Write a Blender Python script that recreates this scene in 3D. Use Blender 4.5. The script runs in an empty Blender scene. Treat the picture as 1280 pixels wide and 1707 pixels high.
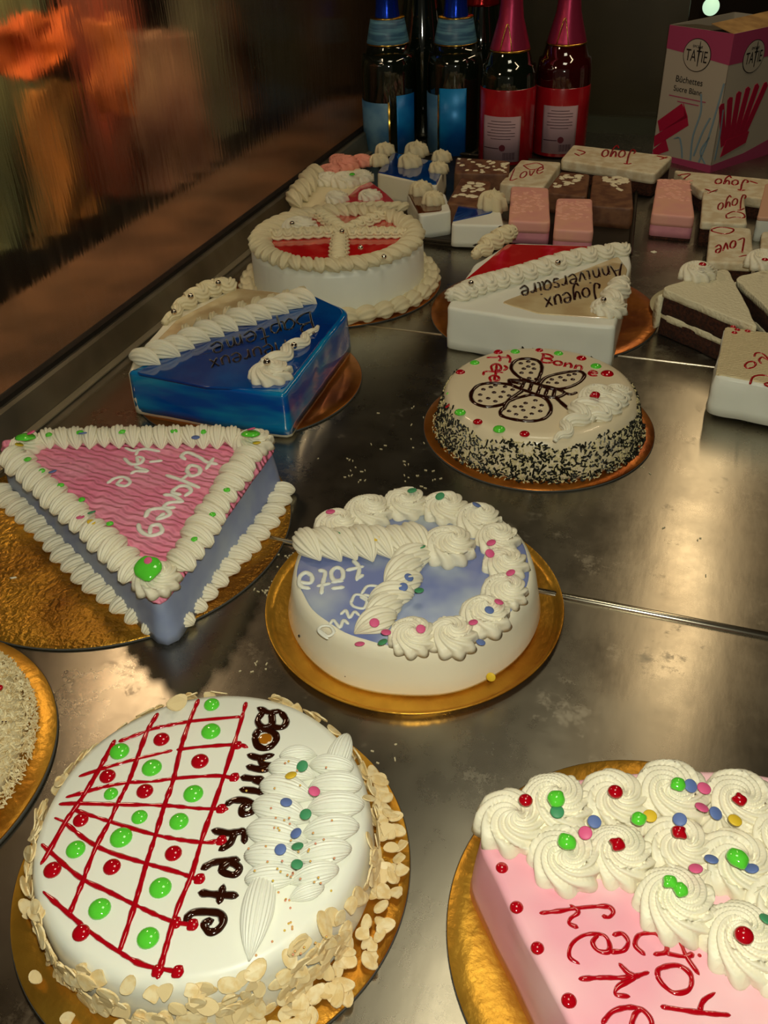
import bpy, math, random
from mathutils import Vector, Matrix, noise
random.seed(7)
SC = bpy.context.scene
COL = SC.collection
PI = math.pi

# ---------------------------------------------------------------- camera
CAM_H = 0.48
F_PX, PITCH, ROLL, YAW = 1506.4, math.radians(36.825), math.radians(-2.463), math.radians(20.467)
FW = Vector((-math.sin(YAW)*math.cos(PITCH), math.cos(YAW)*math.cos(PITCH), -math.sin(PITCH)))
_r = FW.cross(Vector((0, 0, 1))).normalized(); _u = _r.cross(FW)
RT = _r*math.cos(ROLL) + _u*math.sin(ROLL); UP = -_r*math.sin(ROLL) + _u*math.cos(ROLL)
CAMLOC = Vector((0, 0, CAM_H))
cd = bpy.data.cameras.new('camera'); co = bpy.data.objects.new('camera', cd); COL.objects.link(co)
M3 = Matrix((RT, UP, -FW)).transposed(); M4 = M3.to_4x4(); M4.translation = CAMLOC; co.matrix_world = M4
cd.sensor_fit = 'VERTICAL'; cd.sensor_height = 24.0; cd.lens = F_PX/1707*24.0; cd.clip_start = 0.01; cd.clip_end = 50
SC.camera = co

# ---------------------------------------------------------------- world, lights, exposure
SC.view_settings.view_transform = 'Standard'; SC.view_settings.look = 'None'
SC.view_settings.gamma = 1; SC.view_settings.use_curve_mapping = False
SC.view_settings.exposure = 0.0
w = bpy.data.worlds.new('world'); SC.world = w; w.use_nodes = True
w.node_tree.nodes['Background'].inputs[0].default_value = (0.9, 0.78, 0.58, 1)
w.node_tree.nodes['Background'].inputs[1].default_value = 0.05


def light(name, kind, loc, power, color, size=0.1, size_y=None, target=None):
    d = bpy.data.lights.new(name, kind); d.energy = power; d.color = color
    if kind == 'AREA':
        d.shape = 'RECTANGLE' if size_y else 'SQUARE'; d.size = size
        if size_y: d.size_y = size_y
    else:
        d.shadow_soft_size = size
    o = bpy.data.objects.new(name, d); COL.objects.link(o); o.location = loc
    if target is not None:
        o.rotation_euler = (Vector(target)-Vector(loc)).to_track_quat('-Z', 'Y').to_euler()
    return o


# the phone's own flash, just above the lens
light('phone_flash', 'POINT', CAMLOC + UP*0.03 + RT*0.012 - FW*0.02, 10.5, (0.99, 0.985, 0.80), 0.006)
# warm strip lamp running along over the case
light('strip_lamp', 'AREA', (0.10, 1.85, 0.95), 2.2, (1.0, 0.76, 0.46), 0.04, 1.1, (0.10, 1.85, 0))
# warm lamp of the shop, out beyond the glass
light('shop_lamp', 'POINT', (-0.80, 0.88, 0.69), 3.0, (1.0, 0.72, 0.45), 0.05)
# unseen fill lights added beyond the glass to brighten the cloths
light('cloth_fill', 'AREA', (-.70, .55, .72), 6.0, (1.0, .78, .5), .25, .25, (-1.2, .55, .58))
light('cloth_fill', 'AREA', (-.70, 1.35, .72), 5.0, (1.0, .78, .5), .25, .25, (-1.2, 1.35, .58))
light('overhead_fill', 'AREA', (-0.1, 0.75, 1.45), 2.6, (1.0, 0.92, 0.68), 0.35, 0.35, (-0.15, 0.75, 0))  # unseen neutral fill added overhead to lift the steel

# ---------------------------------------------------------------- geometry helpers


def at(px, py, z=0.0):
    d = FW + RT*((px-640)/F_PX) + UP*((853.5-py)/F_PX)
    return CAMLOC + d*((z-CAM_H)/d.z)


def atx(px, py, x0):
    d = FW + RT*((px-640)/F_PX) + UP*((853.5-py)/F_PX)
    return CAMLOC + d*(x0/d.x)


def aty(px, py, y0):
    d = FW + RT*((px-640)/F_PX) + UP*((853.5-py)/F_PX)
    return CAMLOC + d*(y0/d.y)


def size_at(px, py, z, n):
    return n*(at(px, py, z)-CAMLOC).dot(FW)/F_PX


def mesh(name, v, f, smooth=True):
    m = bpy.data.meshes.new(name); m.from_pydata([tuple(a) for a in v], [], f); m.validate(); m.update()
    if smooth: m.polygons.foreach_set('use_smooth', [True]*len(m.polygons))
    return m


def link(name, me, m=None, parent=None, loc=None, rot=None, scale=None):
    o = bpy.data.objects.new(name, me); COL.objects.link(o)
    if m is not None and (not me.materials or me.materials[0] != m):
        if me.users > 1 and me.materials: o.data = me = me.copy(); me.materials.clear()
        me.materials.append(m)
    if parent: o.parent = parent
    if loc is not None: o.location = loc
    if rot is not None: o.rotation_euler = rot
    if scale is not None: o.scale = scale if hasattr(scale, '__len__') else (scale,)*3
    return o


def tag(o, label=None, cat=None, group=None, kind=None):
    if label: o['label'] = label
    if cat: o['category'] = cat
    if group: o['group'] = group
    if kind: o['kind'] = kind
    return o


def thing(name, loc, label, cat, group=None):
    o = bpy.data.objects.new(name, None); o.empty_display_size = 0.02; COL.objects.link(o); o.location = loc
    return tag(o, label, cat, group)


class MB:
    def __init__(s): s.v = []; s.f = []
    def add(s, v, f):
        n = len(s.v); s.v += [tuple(a) for a in v]; s.f += [tuple(i+n for i in q) for q in f]; return s
    def mesh(s, name, smooth=True): return mesh(name, s.v, s.f, smooth)


def catmull(p, n=6, closed=False):
    p = [Vector(a) for a in p]
    if len(p) < 3 and not closed:
        return [p[0].lerp(p[-1], i/n) for i in range(n+1)] if len(p) == 2 else p
    out = []; N = len(p)
    rng = range(N if closed else N-1)
    for i in rng:
        a = p[(i-1) % N] if closed or i > 0 else p[0]*2-p[1]
        b = p[i]; c = p[(i+1) % N]
        d = p[(i+2) % N] if closed or i+2 < N else p[-1]*2-p[-2]
        for k in range(n):
            t = k/n
            out.append(0.5*((2*b)+(c-a)*t+(2*a-5*b+4*c-d)*t*t+(3*b-a-3*c+d)*t**3))
    if not closed: out.append(p[-1].copy())
    return out


def sweep(path, rad, seg=8, lobes=0, depth=0.0, twist=0.0, flat=1.0, closed=False, ph=0.0):
    """tube along a path; rad is a number or one per point; lobes give a star-tip section"""
    P = [Vector(a) for a in path]; n = len(P)
    if not hasattr(rad, '__len__'): rad = [rad]*n
    v = []; f = []
    for i in range(n):
        a = P[i-1] if (i > 0 or closed) else P[i]
        b = P[(i+1) % n] if (i < n-1 or closed) else P[i]
        T = b-a
        T = T.normalized() if T.length > 1e-9 else Vector((1, 0, 0))
        S = T.cross(Vector((0, 0, 1)))
        if S.length < 0.15: S = T.cross(Vector((0, 1, 0)))
        S.normalize(); U = S.cross(T)
        for k in range(seg):
            th = 2*PI*k/seg
            r = rad[i]*(1+depth*(2*abs(math.cos((lobes*th+ph+twist*i/n)/2))-1.2)) if lobes else rad[i]
            v.append(P[i]+S*(r*math.cos(th))+U*(r*math.sin(th)*flat))
    m = n if closed else n-1
    for i in range(m):
        j = (i+1) % n
        for k in range(seg):
            k2 = (k+1) % seg
            f.append((i*seg+k, i*seg+k2, j*seg+k2, j*seg+k))
    if not closed:
        f.append(tuple(range(seg-1, -1, -1))); f.append(tuple((n-1)*seg+k for k in range(seg)))
    return v, f


def stroke(path, r, seg=7, flat=0.6, jit=0.12):
    """a piped gel or icing line lying on a surface, round ended"""
    n = len(path)
    rr = [r*(1+jit*noise.noise(Vector(p)*260)*2) for p in path]
    rr[0] *= .75; rr[-1] *= .75
    P = [Vector(p) for p in path]
    d0 = (P[0]-P[1]).normalized()*r*.6; d1 = (P[-1]-P[-2]).normalized()*r*.6
    return sweep([P[0]+d0]+P+[P[-1]+d1], [r*.15]+rr+[r*.15], seg, flat=flat)


def lathe(prof, seg=64, wob=0.0):
    v = []; f = []; caps = []
    for i, (r, z) in enumerate(prof):
        for k in range(seg):
            a = 2*PI*k/seg; q = r*(1+wob*noise.noise(Vector((math.cos(a)*2, math.sin(a)*2, z*30))))
            v.append((q*math.cos(a), q*math.sin(a), z))
    for i in range(len(prof)-1):
        for k in range(seg):
            k2 = (k+1) % seg
            f.append((i*seg+k, i*seg+k2, (i+1)*seg+k2, (i+1)*seg+k))
    f.append(tuple(range(seg-1, -1, -1))); f.append(tuple((len(prof)-1)*seg+k for k in range(seg)))
    return v, f


def resample(out, step):
    """points evenly spaced along a closed outline, so that insets never cross"""
    P = [Vector((p[0], p[1])) for p in out]; L = [0]
    for k in range(len(P)): L.append(L[-1]+(P[(k+1) % len(P)]-P[k]).length)
    n = max(12, int(L[-1]/step)); res = []; j = 0
    for i in range(n):
        d = L[-1]*i/n
        while L[j+1] < d: j += 1
        res.append(P[j].lerp(P[(j+1) % len(P)], (d-L[j])/max(1e-9, L[j+1]-L[j])))
    return res


def round_poly(pts, r, n=6):
    """round the corners of a polygon by r (a number or one per corner)"""
    P = [Vector((p[0], p[1])) for p in pts]; out = []; N = len(P)
    for i in range(N):
        rr = r[i] if hasattr(r, '__len__') else r
        a, b, c = P[i-1], P[i], P[(i+1) % N]
        u = (a-b); w_ = (c-b); rr = min(rr, u.length*.45, w_.length*.45)
        s = b+u.normalized()*rr; e = b+w_.normalized()*rr
        for k in range(n+1):
            t = k/n; out.append(s*(1-t)**2+b*2*t*(1-t)+e*t*t)
    return out


def ccw(P):
    A = sum(P[i-1].x*P[i].y-P[i].x*P[i-1].y for i in range(len(P)))
    return P if A > 0 else P[::-1]


def inset(P, d):
    out = []; N = len(P)
    for i in range(N):
        t = (P[(i+1) % N]-P[i-1])
        if t.length < 1e-9: out.append(P[i].copy()); continue
        t.normalize(); out.append(P[i]+Vector((-t.y, t.x))*d)
    return out


def prism(out, z0, z1, bev=0.003, taper=0.0, step=0.006, wob=0.0, rings=4, seed=0):
    """solid over an outline: leaning side, rounded top edge, slightly uneven"""
    P = ccw(resample(out, step)); N = len(P); v = []; f = []
    lv = [(taper*(1-k/rings), z0+(z1-bev-z0)*k/rings) for k in range(rings+1)]
    L = [(-o, z) for o, z in lv]+[(bev*(1-math.cos(a)), z1-bev*(1-math.sin(a))) for a in (PI/8, PI/4, 3*PI/8, PI/2)]
    L.append((bev*1.15, z1))
    for o, z in L:
        for i, p in enumerate(inset(P, o)):
            q = wob*noise.noise(Vector((p.x*45+seed, p.y*45, z*60)))
            dz = wob*.5*noise.noise(Vector((p.x*60, p.y*60+seed, 3)))if z > z1-bev else 0
            c = P[i]
            v.append((p.x+q, p.y+q, z+dz))
    for j in range(len(L)-1):
        for k in range(N):
            k2 = (k+1) % N
            f.append((j*N+k, j*N+k2, (j+1)*N+k2, (j+1)*N+k))
    f.append(tuple(range(N-1, -1, -1))); T = (len(L)-1)*N; cc = sum((Vector(v[T+k]) for k in range(N)), Vector())/N; v.append(tuple(cc))
    f += [(T+k, T+(k+1) % N, len(v)-1) for k in range(N)]
    return v, f


def box(x0, x1, y0, y1, z0, z1):
    v = [(x, y, z) for z in (z0, z1) for y in (y0, y1) for x in (x0, x1)]
    return v, [(0, 2, 3, 1), (4, 5, 7, 6), (0, 1, 5, 4), (1, 3, 7, 5), (3, 2, 6, 7), (2, 0, 4, 6)]


def rosette_mesh(name, sw=2.6, ribs=9, depth=.10, top=.62, peak=.30, seed=0, rings=26, seg=126):
    """unit-radius rosette: a dome of curved ribs sweeping round to an off-centre tip"""
    v = []; f = []; rnd = random.Random(seed); ox, oy = .10+.05*seed, .06*(seed-1)
    for i in range(rings+1):
        u = 1-i/rings
        dome = top*(1-u**3.4)**.5 if u < 1 else 0
        for k in range(seg):
            th = 2*PI*k/seg
            ph = th+sw*(1-u)**1.15
            rib = 2*abs(math.cos(ribs*ph/2))-1.2
            st = ((ph*1.0/(2*PI)+.95*(1-u)) % 1.0)
            a = depth*min(1, u*2.2+.12)
            r = u*(1+.35*a*rib)+a*.65*rib*(u**3)
            z = dome+a*.75*rib*(1-.4*u)+.15*st*(u**.7)*(1-u**8)+peak*max(0, 1-u/.32)**1.6+.05*noise.noise(Vector((u*2*math.cos(th)+seed, u*2*math.sin(th), 5)))
            if i == 0: z = -.10
            elif i == 1: z = max(.02, z*.5)
            v.append((r*math.cos(th)+ox*(1-u), r*math.sin(th)+oy*(1-u), z))
    for i in range(rings):
        for k in range(seg):
            k2 = (k+1) % seg; f.append((i*seg+k, i*seg+k2, (i+1)*seg+k2, (i+1)*seg+k))
    f.append(tuple(range(seg-1, -1, -1)))
    return mesh(name, v, f)


def shell_mesh(name, lobes=12, depth=.13, n=18, seg=72, tail=True, length=2.4):
    """unit shell: fat round head at the origin, ribbed, tapering to a tail along +x"""
    path = []; rad = []
    for i in range(n+1):
        t = i/n
        x = -1+length*t
        if t < .42: r = math.sqrt(max(0.003, 1-((t-.42)/.42)**2))
        else: r = max(.06, max(0, math.cos((t-.42)/.58*PI/2))**.85)
        path.append((x, 0, .52*r+.08)); rad.append(r*.98)
    v, f = sweep(path, rad, seg, lobes*1, depth, flat=.85)
    return mesh(name, [Vector((p.x, p.y, max(p.z, -.15))) for p in v], f)


def drop_mesh(name, flat=.55, seed=0, jag=0.0):
    v = []; f = []; seg = 20; R = 8
    for i in range(R+1):
        a = PI/2*i/R
        for k in range(seg):
            th = 2*PI*k/seg; q = 1+jag*noise.noise(Vector((math.cos(th)*1.5+seed*3, math.sin(th)*1.5, seed)))
            v.append((math.cos(a)*math.cos(th)*q+(0), math.cos(a)*math.sin(th)*q, math.sin(a)*flat))
    for i in range(R):
        for k in range(seg):
            k2 = (k+1) % seg; f.append((i*seg+k, i*seg+k2, (i+1)*seg+k2, (i+1)*seg+k))
    f.append(tuple(range(seg-1, -1, -1)))
    return mesh(name, v, f)


# ---------------------------------------------------------------- materials
def S(c):   # sRGB 0-255 to linear
    return tuple(((x/255)/12.92 if x <= 10 else ((x/255+.055)/1.055)**2.4) for x in c)+(1,)


def mat(name, col, rough=.5, metal=0, coat=0, col2=None, nscale=20, nlo=.4, nhi=.6, bump=0, bscale=200, sss=0,
        spec=None, aniso=0, trans=0, ior=1.45, stretch=None, emis=None, bdist=.001, detail=3):
    m = bpy.data.materials.new(name); m.use_nodes = True; nt = m.node_tree; b = nt.nodes['Principled BSDF']
    b.inputs['Base Color'].default_value = col; b.inputs['Roughness'].default_value = rough
    b.inputs['Metallic'].default_value = metal; b.inputs['Coat Weight'].default_value = coat
    b.inputs['Coat Roughness'].default_value = .06
    b.inputs['IOR'].default_value = ior; b.inputs['Transmission Weight'].default_value = trans
    if spec is not None: b.inputs['Specular IOR Level'].default_value = spec
    if aniso: b.inputs['Anisotropic'].default_value = aniso
    if sss:
        b.inputs['Subsurface Weight'].default_value = sss; b.inputs['Subsurface Radius'].default_value = (1, .8, .5)
        b.inputs['Subsurface Scale'].default_value = .004
    if emis: b.inputs['Emission Color'].default_value = emis[0]; b.inputs['Emission Strength'].default_value = emis[1]
    tc = nt.nodes.new('ShaderNodeTexCoord'); src = tc.outputs['Object']
    if stretch:
        mp = nt.nodes.new('ShaderNodeMapping'); mp.inputs['Scale'].default_value = stretch
        nt.links.new(src, mp.inputs[0]); src = mp.outputs[0]
    if col2:
        n = nt.nodes.new('ShaderNodeTexNoise'); n.inputs['Scale'].default_value = nscale; n.inputs['Detail'].default_value = detail
        nt.links.new(src, n.inputs['Vector'])
        r = nt.nodes.new('ShaderNodeValToRGB'); r.color_ramp.elements[0].position = nlo; r.color_ramp.elements[1].position = nhi
        r.color_ramp.elements[0].color = col; r.color_ramp.elements[1].color = col2
        nt.links.new(n.outputs['Fac'], r.inputs[0]); nt.links.new(r.outputs[0], b.inputs['Base Color'])
    if bump:
        n2 = nt.nodes.new('ShaderNodeTexNoise'); n2.inputs['Scale'].default_value = bscale; n2.inputs['Detail'].default_value = 4
        nt.links.new(src, n2.inputs['Vector'])
        bp = nt.nodes.new('ShaderNodeBump'); bp.inputs['Strength'].default_value = bump; bp.inputs['Distance'].default_value = bdist
        nt.links.new(n2.outputs['Fac'], bp.inputs['Height']); nt.links.new(bp.outputs[0], b.inputs['Normal'])
    return m


CREAM = mat('whipped_cream', S((238, 230, 205)), .42, sss=.12, bump=.15, bscale=150, bdist=.0008)
CREAM_W = mat('white_cream', S((236, 236, 222)), .4, sss=.1, bump=.12, bscale=60, bdist=.001)
CREAM_Y = mat('buttery_cream', S((232, 218, 178)), .5, sss=.1, bump=.5, bscale=300, bdist=.0008)
CREAM_T = mat('toasted_cream', S((214, 196, 160)), .5, sss=.05, col2=S((232, 222, 192)), nscale=60, bump=.5, bscale=400)
LAV = mat('lavender_icing', S((130, 142, 182)), .38, col2=S((160, 172, 194)), nscale=22, nlo=.42, nhi=.72, bump=.2, bscale=60)
LAVM = mat('marbled_lavender_icing', S((118, 130, 182)), .36, col2=S((180, 190, 200)), nscale=16, nlo=.45, nhi=.68, bump=.2, bscale=70)
PINK = mat('pink_icing', S((240, 166, 182)), .4, col2=S((246, 196, 202)), nscale=12, sss=.08, bump=.12, bscale=60)
GOLD = mat('gold_card', S((222, 168, 62)), .34, .85, col2=S((176, 116, 34)), nscale=14, nlo=.42, nhi=.66, bump=.45, bscale=150, bdist=.0012)
GOLDF = mat('gold_foil', S((226, 170, 60)), .3, .85, col2=S((140, 92, 28)), nscale=9, nlo=.4, nhi=.62, bump=.9, bscale=240, bdist=.002)
COPPER = mat('copper_gold_card', S((190, 116, 44)), .3, .8, col2=S((130, 66, 20)), nscale=15, nlo=.4, nhi=.65, bump=.4, bscale=120)
GREYEDGE = mat('grey_card_core', S((70, 70, 66)), .7)
RGEL = mat('red_gel', S((176, 6, 22)), .08, coat=1, spec=.6)
RSYR = mat('red_syrup', S((196, 14, 24)), .15, coat=1, col2=S((150, 4, 12)), nscale=80, sss=.1)
GGEL = mat('green_gel', S((70, 196, 40)), .08, coat=1, col2=S((110, 226, 70)), nscale=120)
CHOC = mat('chocolate_gel', S((44, 14, 4)), .1, coat=1)
AMBER = mat('amber_syrup', S((170, 104, 22)), .1, coat=1)
BLACKG = mat('black_gel', S((8, 12, 26)), .15, coat=1)
SILVER = mat('silver_bead', S((226, 214, 200)), .12, 1)
DISC = {k: mat(k+'_sugar', S(c), .5) for k, c in dict(pink=(224, 92, 140), blue=(96, 118, 176), green=(66, 146, 98), yellow=(228, 190, 46)).items()}
ALMOND = mat('almond', S((226, 196, 138)), .5, col2=S((236, 216, 170)), nscale=200, sss=.1)

RED_GLAZE = mat('red_mirror_glaze', S((200, 22, 24)), .12, coat=1, col2=S((228, 70, 60)), nscale=30, nlo=.5, nhi=.8)
BLUE_GLAZE = mat('blue_mirror_glaze', S((0, 52, 132)), .1, coat=1, col2=S((0, 84, 160)), nscale=14, nlo=.45, nhi=.7)
BLUE_SIDE = mat('streaky_blue_glaze', S((0, 78, 168)), .14, coat=1, col2=S((20, 150, 190)), nscale=9, nlo=.42, nhi=.72, stretch=(1, 1, 5))
BEIGE_GLAZE = mat('clear_beige_glaze', S((206, 178, 132)), .12, coat=1, col2=S((226, 206, 160)), nscale=25)
CHOCS = mat('chocolate_sponge', S((74, 36, 18)), .9, col2=S((46, 20, 10)), nscale=300, bump=1, bscale=500, bdist=.002)
CHOCI = mat('chocolate_icing', S((126, 86, 58)), .5, col2=S((100, 62, 42)), nscale=60, bump=.3, bscale=150)
PINKF = mat('pink_fondant', S((238, 176, 152)), .5, col2=S((234, 166, 154)), nscale=30)
PINKD = mat('deeper_pink_fondant', S((220, 148, 160)), .5, col2=S((212, 138, 154)), nscale=60)
COCO = mat('desiccated_coconut', S((236, 224, 190)), .8, sss=.1)

# ---------------------------------------------------------------- piped lettering
GL = {
 'B': (.7, [[(.1, 0), (.12, .5), (.1, 1)], [(.0, .95), (.35, 1.02), (.6, .85), (.5, .6), (.15, .52)], [(.15, .52), (.55, .5), (.7, .25), (.45, .02), (.05, 0)]]),
 'F': (.6, [[(.2, -.05), (.2, .5), (.22, .95)], [(.0, .9), (.3, 1.02), (.65, .95)], [(.05, .5), (.3, .55), (.5, .5)]]),
 'J': (.6, [[(.1, .95), (.35, 1.0), (.6, .95)], [(.4, .95), (.42, .3), (.3, -.1), (.05, .0), (.1, .2)]]),
 'A': (.7, [[(.0, 0), (.2, .5), (.35, 1), (.5, .5), (.7, 0)], [(.12, .35), (.55, .38)]]),
 'H': (.7, [[(.1, 0), (.1, 1)], [(.6, 0), (.6, 1)], [(.1, .5), (.6, .52)]]),
 'L': (.6, [[(.15, 1), (.1, .5), (.1, .02), (.55, .05)]]),
 'a': (.5, [[(.45, .5), (.2, .55), (.02, .28), (.2, .0), (.42, .2), (.45, .5), (.46, .1), (.55, .0)]]),
 'e': (.5, [[(.05, .28), (.4, .32), (.36, .52), (.14, .52), (.03, .25), (.2, .0), (.48, .1)]]),
 'ê': (.5, [[(.05, .28), (.4, .32), (.36, .52), (.14, .52), (.03, .25), (.2, .0), (.48, .1)], [(.08, .72), (.22, .88), (.38, .72)]]),
 'i': (.25, [[(.1, .5), (.1, .08), (.22, .0)], [(.1, .72), (.12, .74)]]),
 'l': (.28, [[(.05, .1), (.2, .7), (.12, .98), (.04, .6), (.1, .05), (.25, .0)]]),
 'm': (.75, [[(.05, .5), (.07, .0), (.1, .35), (.25, .5), (.33, .3), (.34, .02), (.4, .38), (.55, .5), (.62, .3), (.64, .02)]]),
 'n': (.5, [[(.05, .5), (.07, .0), (.1, .35), (.28, .5), (.4, .32), (.42, .02)]]),
 'o': (.5, [[(.25, .52), (.05, .38), (.06, .1), (.25, .0), (.43, .14), (.42, .4), (.25, .52)]]),
 'p': (.5, [[(.05, .5), (.06, -.35)], [(.06, .3), (.25, .52), (.43, .35), (.36, .06), (.08, .05)]]),
 'r': (.4, [[(.05, .5), (.07, .0), (.1, .3), (.25, .5), (.36, .42)]]),
 's': (.42, [[(.36, .46), (.16, .54), (.07, .38), (.32, .2), (.26, .02), (.03, .06)]]),
 't': (.4, [[(.18, .9), (.16, .1), (.36, .02)], [(.0, .56), (.36, .6)]]),
 'u': (.5, [[(.05, .5), (.06, .1), (.22, .0), (.38, .15), (.4, .5), (.42, .05)]]),
 'v': (.45, [[(.02, .5), (.2, .0), (.4, .5)]]),
 'x': (.45, [[(.03, .5), (.4, .0)], [(.4, .5), (.03, .0)]]),
 'y': (.5, [[(.05, .5), (.08, .18), (.25, .1), (.4, .5), (.36, -.1), (.15, -.38), (.0, -.2)]]),
 'h': (.0, [[(.0, .7), (-.35, 1.0), (-.6, .75), (.0, .0), (.6, .75), (.35, 1.0), (.0, .7)]]),
 ' ': (.35, [])}


def write_px(text, p0, p1, up, gap=.08):
    """strokes in photo pixels for a word whose baseline runs p0 -> p1"""
    tot = sum(GL[c][0]+gap for c in text)-gap; p0 = Vector(p0); u = (Vector(p1)-p0)/tot; up = Vector(up); x = 0; out = []
    for c in text:
        wd, st = GL[c]
        for s in st: out.append([p0+u*(x+q[0])+up*q[1] for q in s])
        x += wd+gap
    return out


class Cake:
    """a root at the base centre; everything in it is given in metres or by the spot on the table it came from"""
    def __init__(s, name, loc, label, cat='cake', group=None, z0=0.0):
        s.o = Vector((loc[0], loc[1], z0)); s.root = thing(name, s.o, label, cat, group)
    def L(s, px, py, z): return at(px, py, z) - s.o
    def part(s, name, vf, m, smooth=True, kind=None, label=None, parent=None):
        me = vf if isinstance(vf, bpy.types.Mesh) else (vf.mesh(name, smooth) if isinstance(vf, MB) else mesh(name, vf[0], vf[1], smooth))
        return tag(link(name, me, m, parent or s.root), label=label, kind=kind)
    def strokes(s, name, lines, z, r, m, scale=None, off=(0, 0), n=6, flat=.6, label=None):
        b = MB()
        for ln in lines:
            P = [s.L(off[0]+p[0]*(scale or 1), off[1]+p[1]*(scale or 1), z) for p in ln]
            if len(P) < 2: continue
            b.add(*stroke(catmull(P, n), r, flat=flat))
        return s.part(name, b, m, label=label)
    def put(s, name, me, px, py, z, rpx, m, rot=0, zs=None, tilt=None, parent=None, absr=None, label=None):
        r = absr or size_at(px, py, z, rpx)
        sc = (r, r, r*(zs or 1))
        e = (tilt[0], tilt[1], rot) if tilt else (0, 0, rot)
        return tag(link(name, me, m, parent or s.root, s.L(px, py, z), e, sc), label=label)


def shared(me, m):
    me.materials.append(m); return me


ROS = [rosette_mesh('rosette', 3.3+.6*i, (9, 10, 8)[i], .12, .60+.03*i, .28, i) for i in range(3)]
ROSP = [rosette_mesh('rosette', 3.2, 10, .11, .6, .2, 1)]
for q in ROS: q.materials.append(CREAM)
SMALL = rosette_mesh('rosette', 2.0, 7, .14, .75, .35, 0, 14, 56); SMALL.materials.append(CREAM_Y)
SHELL = shared(shell_mesh('shell'), CREAM)
SHELLF = shared(shell_mesh('shell', 22, .055, 20, 154), CREAM_W)
SHELLY = shared(shell_mesh('shell', 7, .14, 12, 28), CREAM_Y)
DROPS = {k: [shared(drop_mesh('gel_drop', .55, i, .0 if i == 0 else .28), m) for i in range(3)] for k, m in (('r', RGEL), ('g', GGEL), ('c', CHOC))}
DISCM = {k: shared(mesh('sugar_disc', *lathe([(.85, 0), (1, .1), (1, .22), (.85, .32)], 20)), m) for k, m in DISC.items()}
BEAD = shared(mesh('silver_bead', *lathe([(math.sin(PI*(i+.01)/10.02), -math.cos(PI*(i+.01)/10.02)) for i in range(11)], 16)), SILVER)


def disc(c, k, px, py, z, rpx=8, tilt=None, parent=None):
    tilt = tilt or (random.uniform(-.4, .4), random.uniform(-.4, .4))
    o = c.put('sugar_disc', DISCM[k], px, py, z, rpx, None, tilt=tilt, label=k+' sugar disc'); return o


def gel(c, k, px, py, z, rpx, v=0, flat=1.0, tilt=None):
    return c.put('gel_drop', DROPS[k][v], px, py, z, rpx, None, rot=random.uniform(0, 6), zs=flat, tilt=tilt,
                 label={'r': 'red', 'g': 'green', 'c': 'chocolate'}[k]+' gel drop')


def shell_row(c, pts, n, z, rpx, me, taper=None, face=0.0, name='shell', dz=0.0, abs_r=None, wid=.66):
    """n shells along a polyline of photo pixels, heads leading"""
    P = [c.L(p[0], p[1], z) for p in pts]; P = catmull(P, 12)
    ln = [0]
    for a, b in zip(P, P[1:]): ln.append(ln[-1]+(b-a).length)
    out = []
    for i in range(n):
        d = ln[-1]*(i+.5)/n
        j = max(k for k in range(len(ln)) if ln[k] <= d); j = min(j, len(P)-2)
        t = (d-ln[j])/max(1e-9, ln[j+1]-ln[j]); p = P[j].lerp(P[j+1], t); T = (P[j+1]-P[j])
        r = (abs_r or size_at(*pts[len(pts)//2], z, rpx))*(1+random.uniform(-.07, .07))
        o = link(name, me, None, c.root, p+Vector((0, 0, dz)), (random.uniform(-.12, .12), random.uniform(-.08, .08), math.atan2(T.y, T.x)+PI+face+random.uniform(-.15, .15)),
                 (r*1.12, r*wid, r*.9)); out.append(o)
    return out


def ruffle(path, width, nz, r, lobes=10, depth=.16, taper=(.3, 1, 1, .1), z=0, seg=36, lift=.0):
    """a line of reverse shells: the star tip swung from side to side"""
    P = catmull([Vector(p) for p in path], 16); m = len(P); N = nz*16; out = []; rad = []
    for i in range(N+1):
        t = i/N; f_ = t*(m-1); j = min(int(f_), m-2); p = P[j].lerp(P[j+1], f_-j); T = (P[j+1]-P[j]).normalized()
        nrm = Vector((-T.y, T.x, 0)); q = t*(len(taper)-1); k = min(int(q), len(taper)-2); a = taper[k]+(taper[k+1]-taper[k])*(q-k)
        ph = 2*PI*nz*t
        out.append(p+nrm*(width*a*math.sin(ph))+Vector((0, 0, r*a*.6+lift+.25*r*a*math.cos(2*ph)))); rad.append(max(.0004, r*(.25+.75*a)))
    return sweep(out, rad, lobes*6, lobes, depth, twist=0)


def board(name, c, r, label, m, h=.0025, rim=0.0, group='gold cards under the cakes'):
    o = thing(name, (c[0], c[1], 0), label, 'cake board', group)
    if rim: pr = [(r*.955, 0), (r*.965, .0004), (r, h+rim), (r*.995, h+rim+.0006), (r*.955, h*.6), (r*.93, h*.5), (.01, h*.5)]
    else: pr = [(r*.99, 0), (r, .0004), (r, h-.0004), (r*.995, h), (r*.9, h), (.01, h)]
    link('card_top', mesh('card_top', *lathe(pr, 128)), m, o)
    if not rim: link('card_edge', mesh('card_edge', *lathe([(r*.98, .0001), (r*1.003, .0002), (r*1.003, h*.75), (r*.99, h*.75)], 128)), GREYEDGE, o)
    return o


# ================================================================ the setting
XG = -0.640            # glass pane
YB = 1.90              # end wall
STEEL = mat('brushed_steel', S((170, 164, 148)), .30, 1, aniso=.5, col2=S((148, 140, 124)), nscale=5, nlo=.3, nhi=.7, bump=.05, bscale=14, stretch=(3, 1, 1), bdist=.002)


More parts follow.
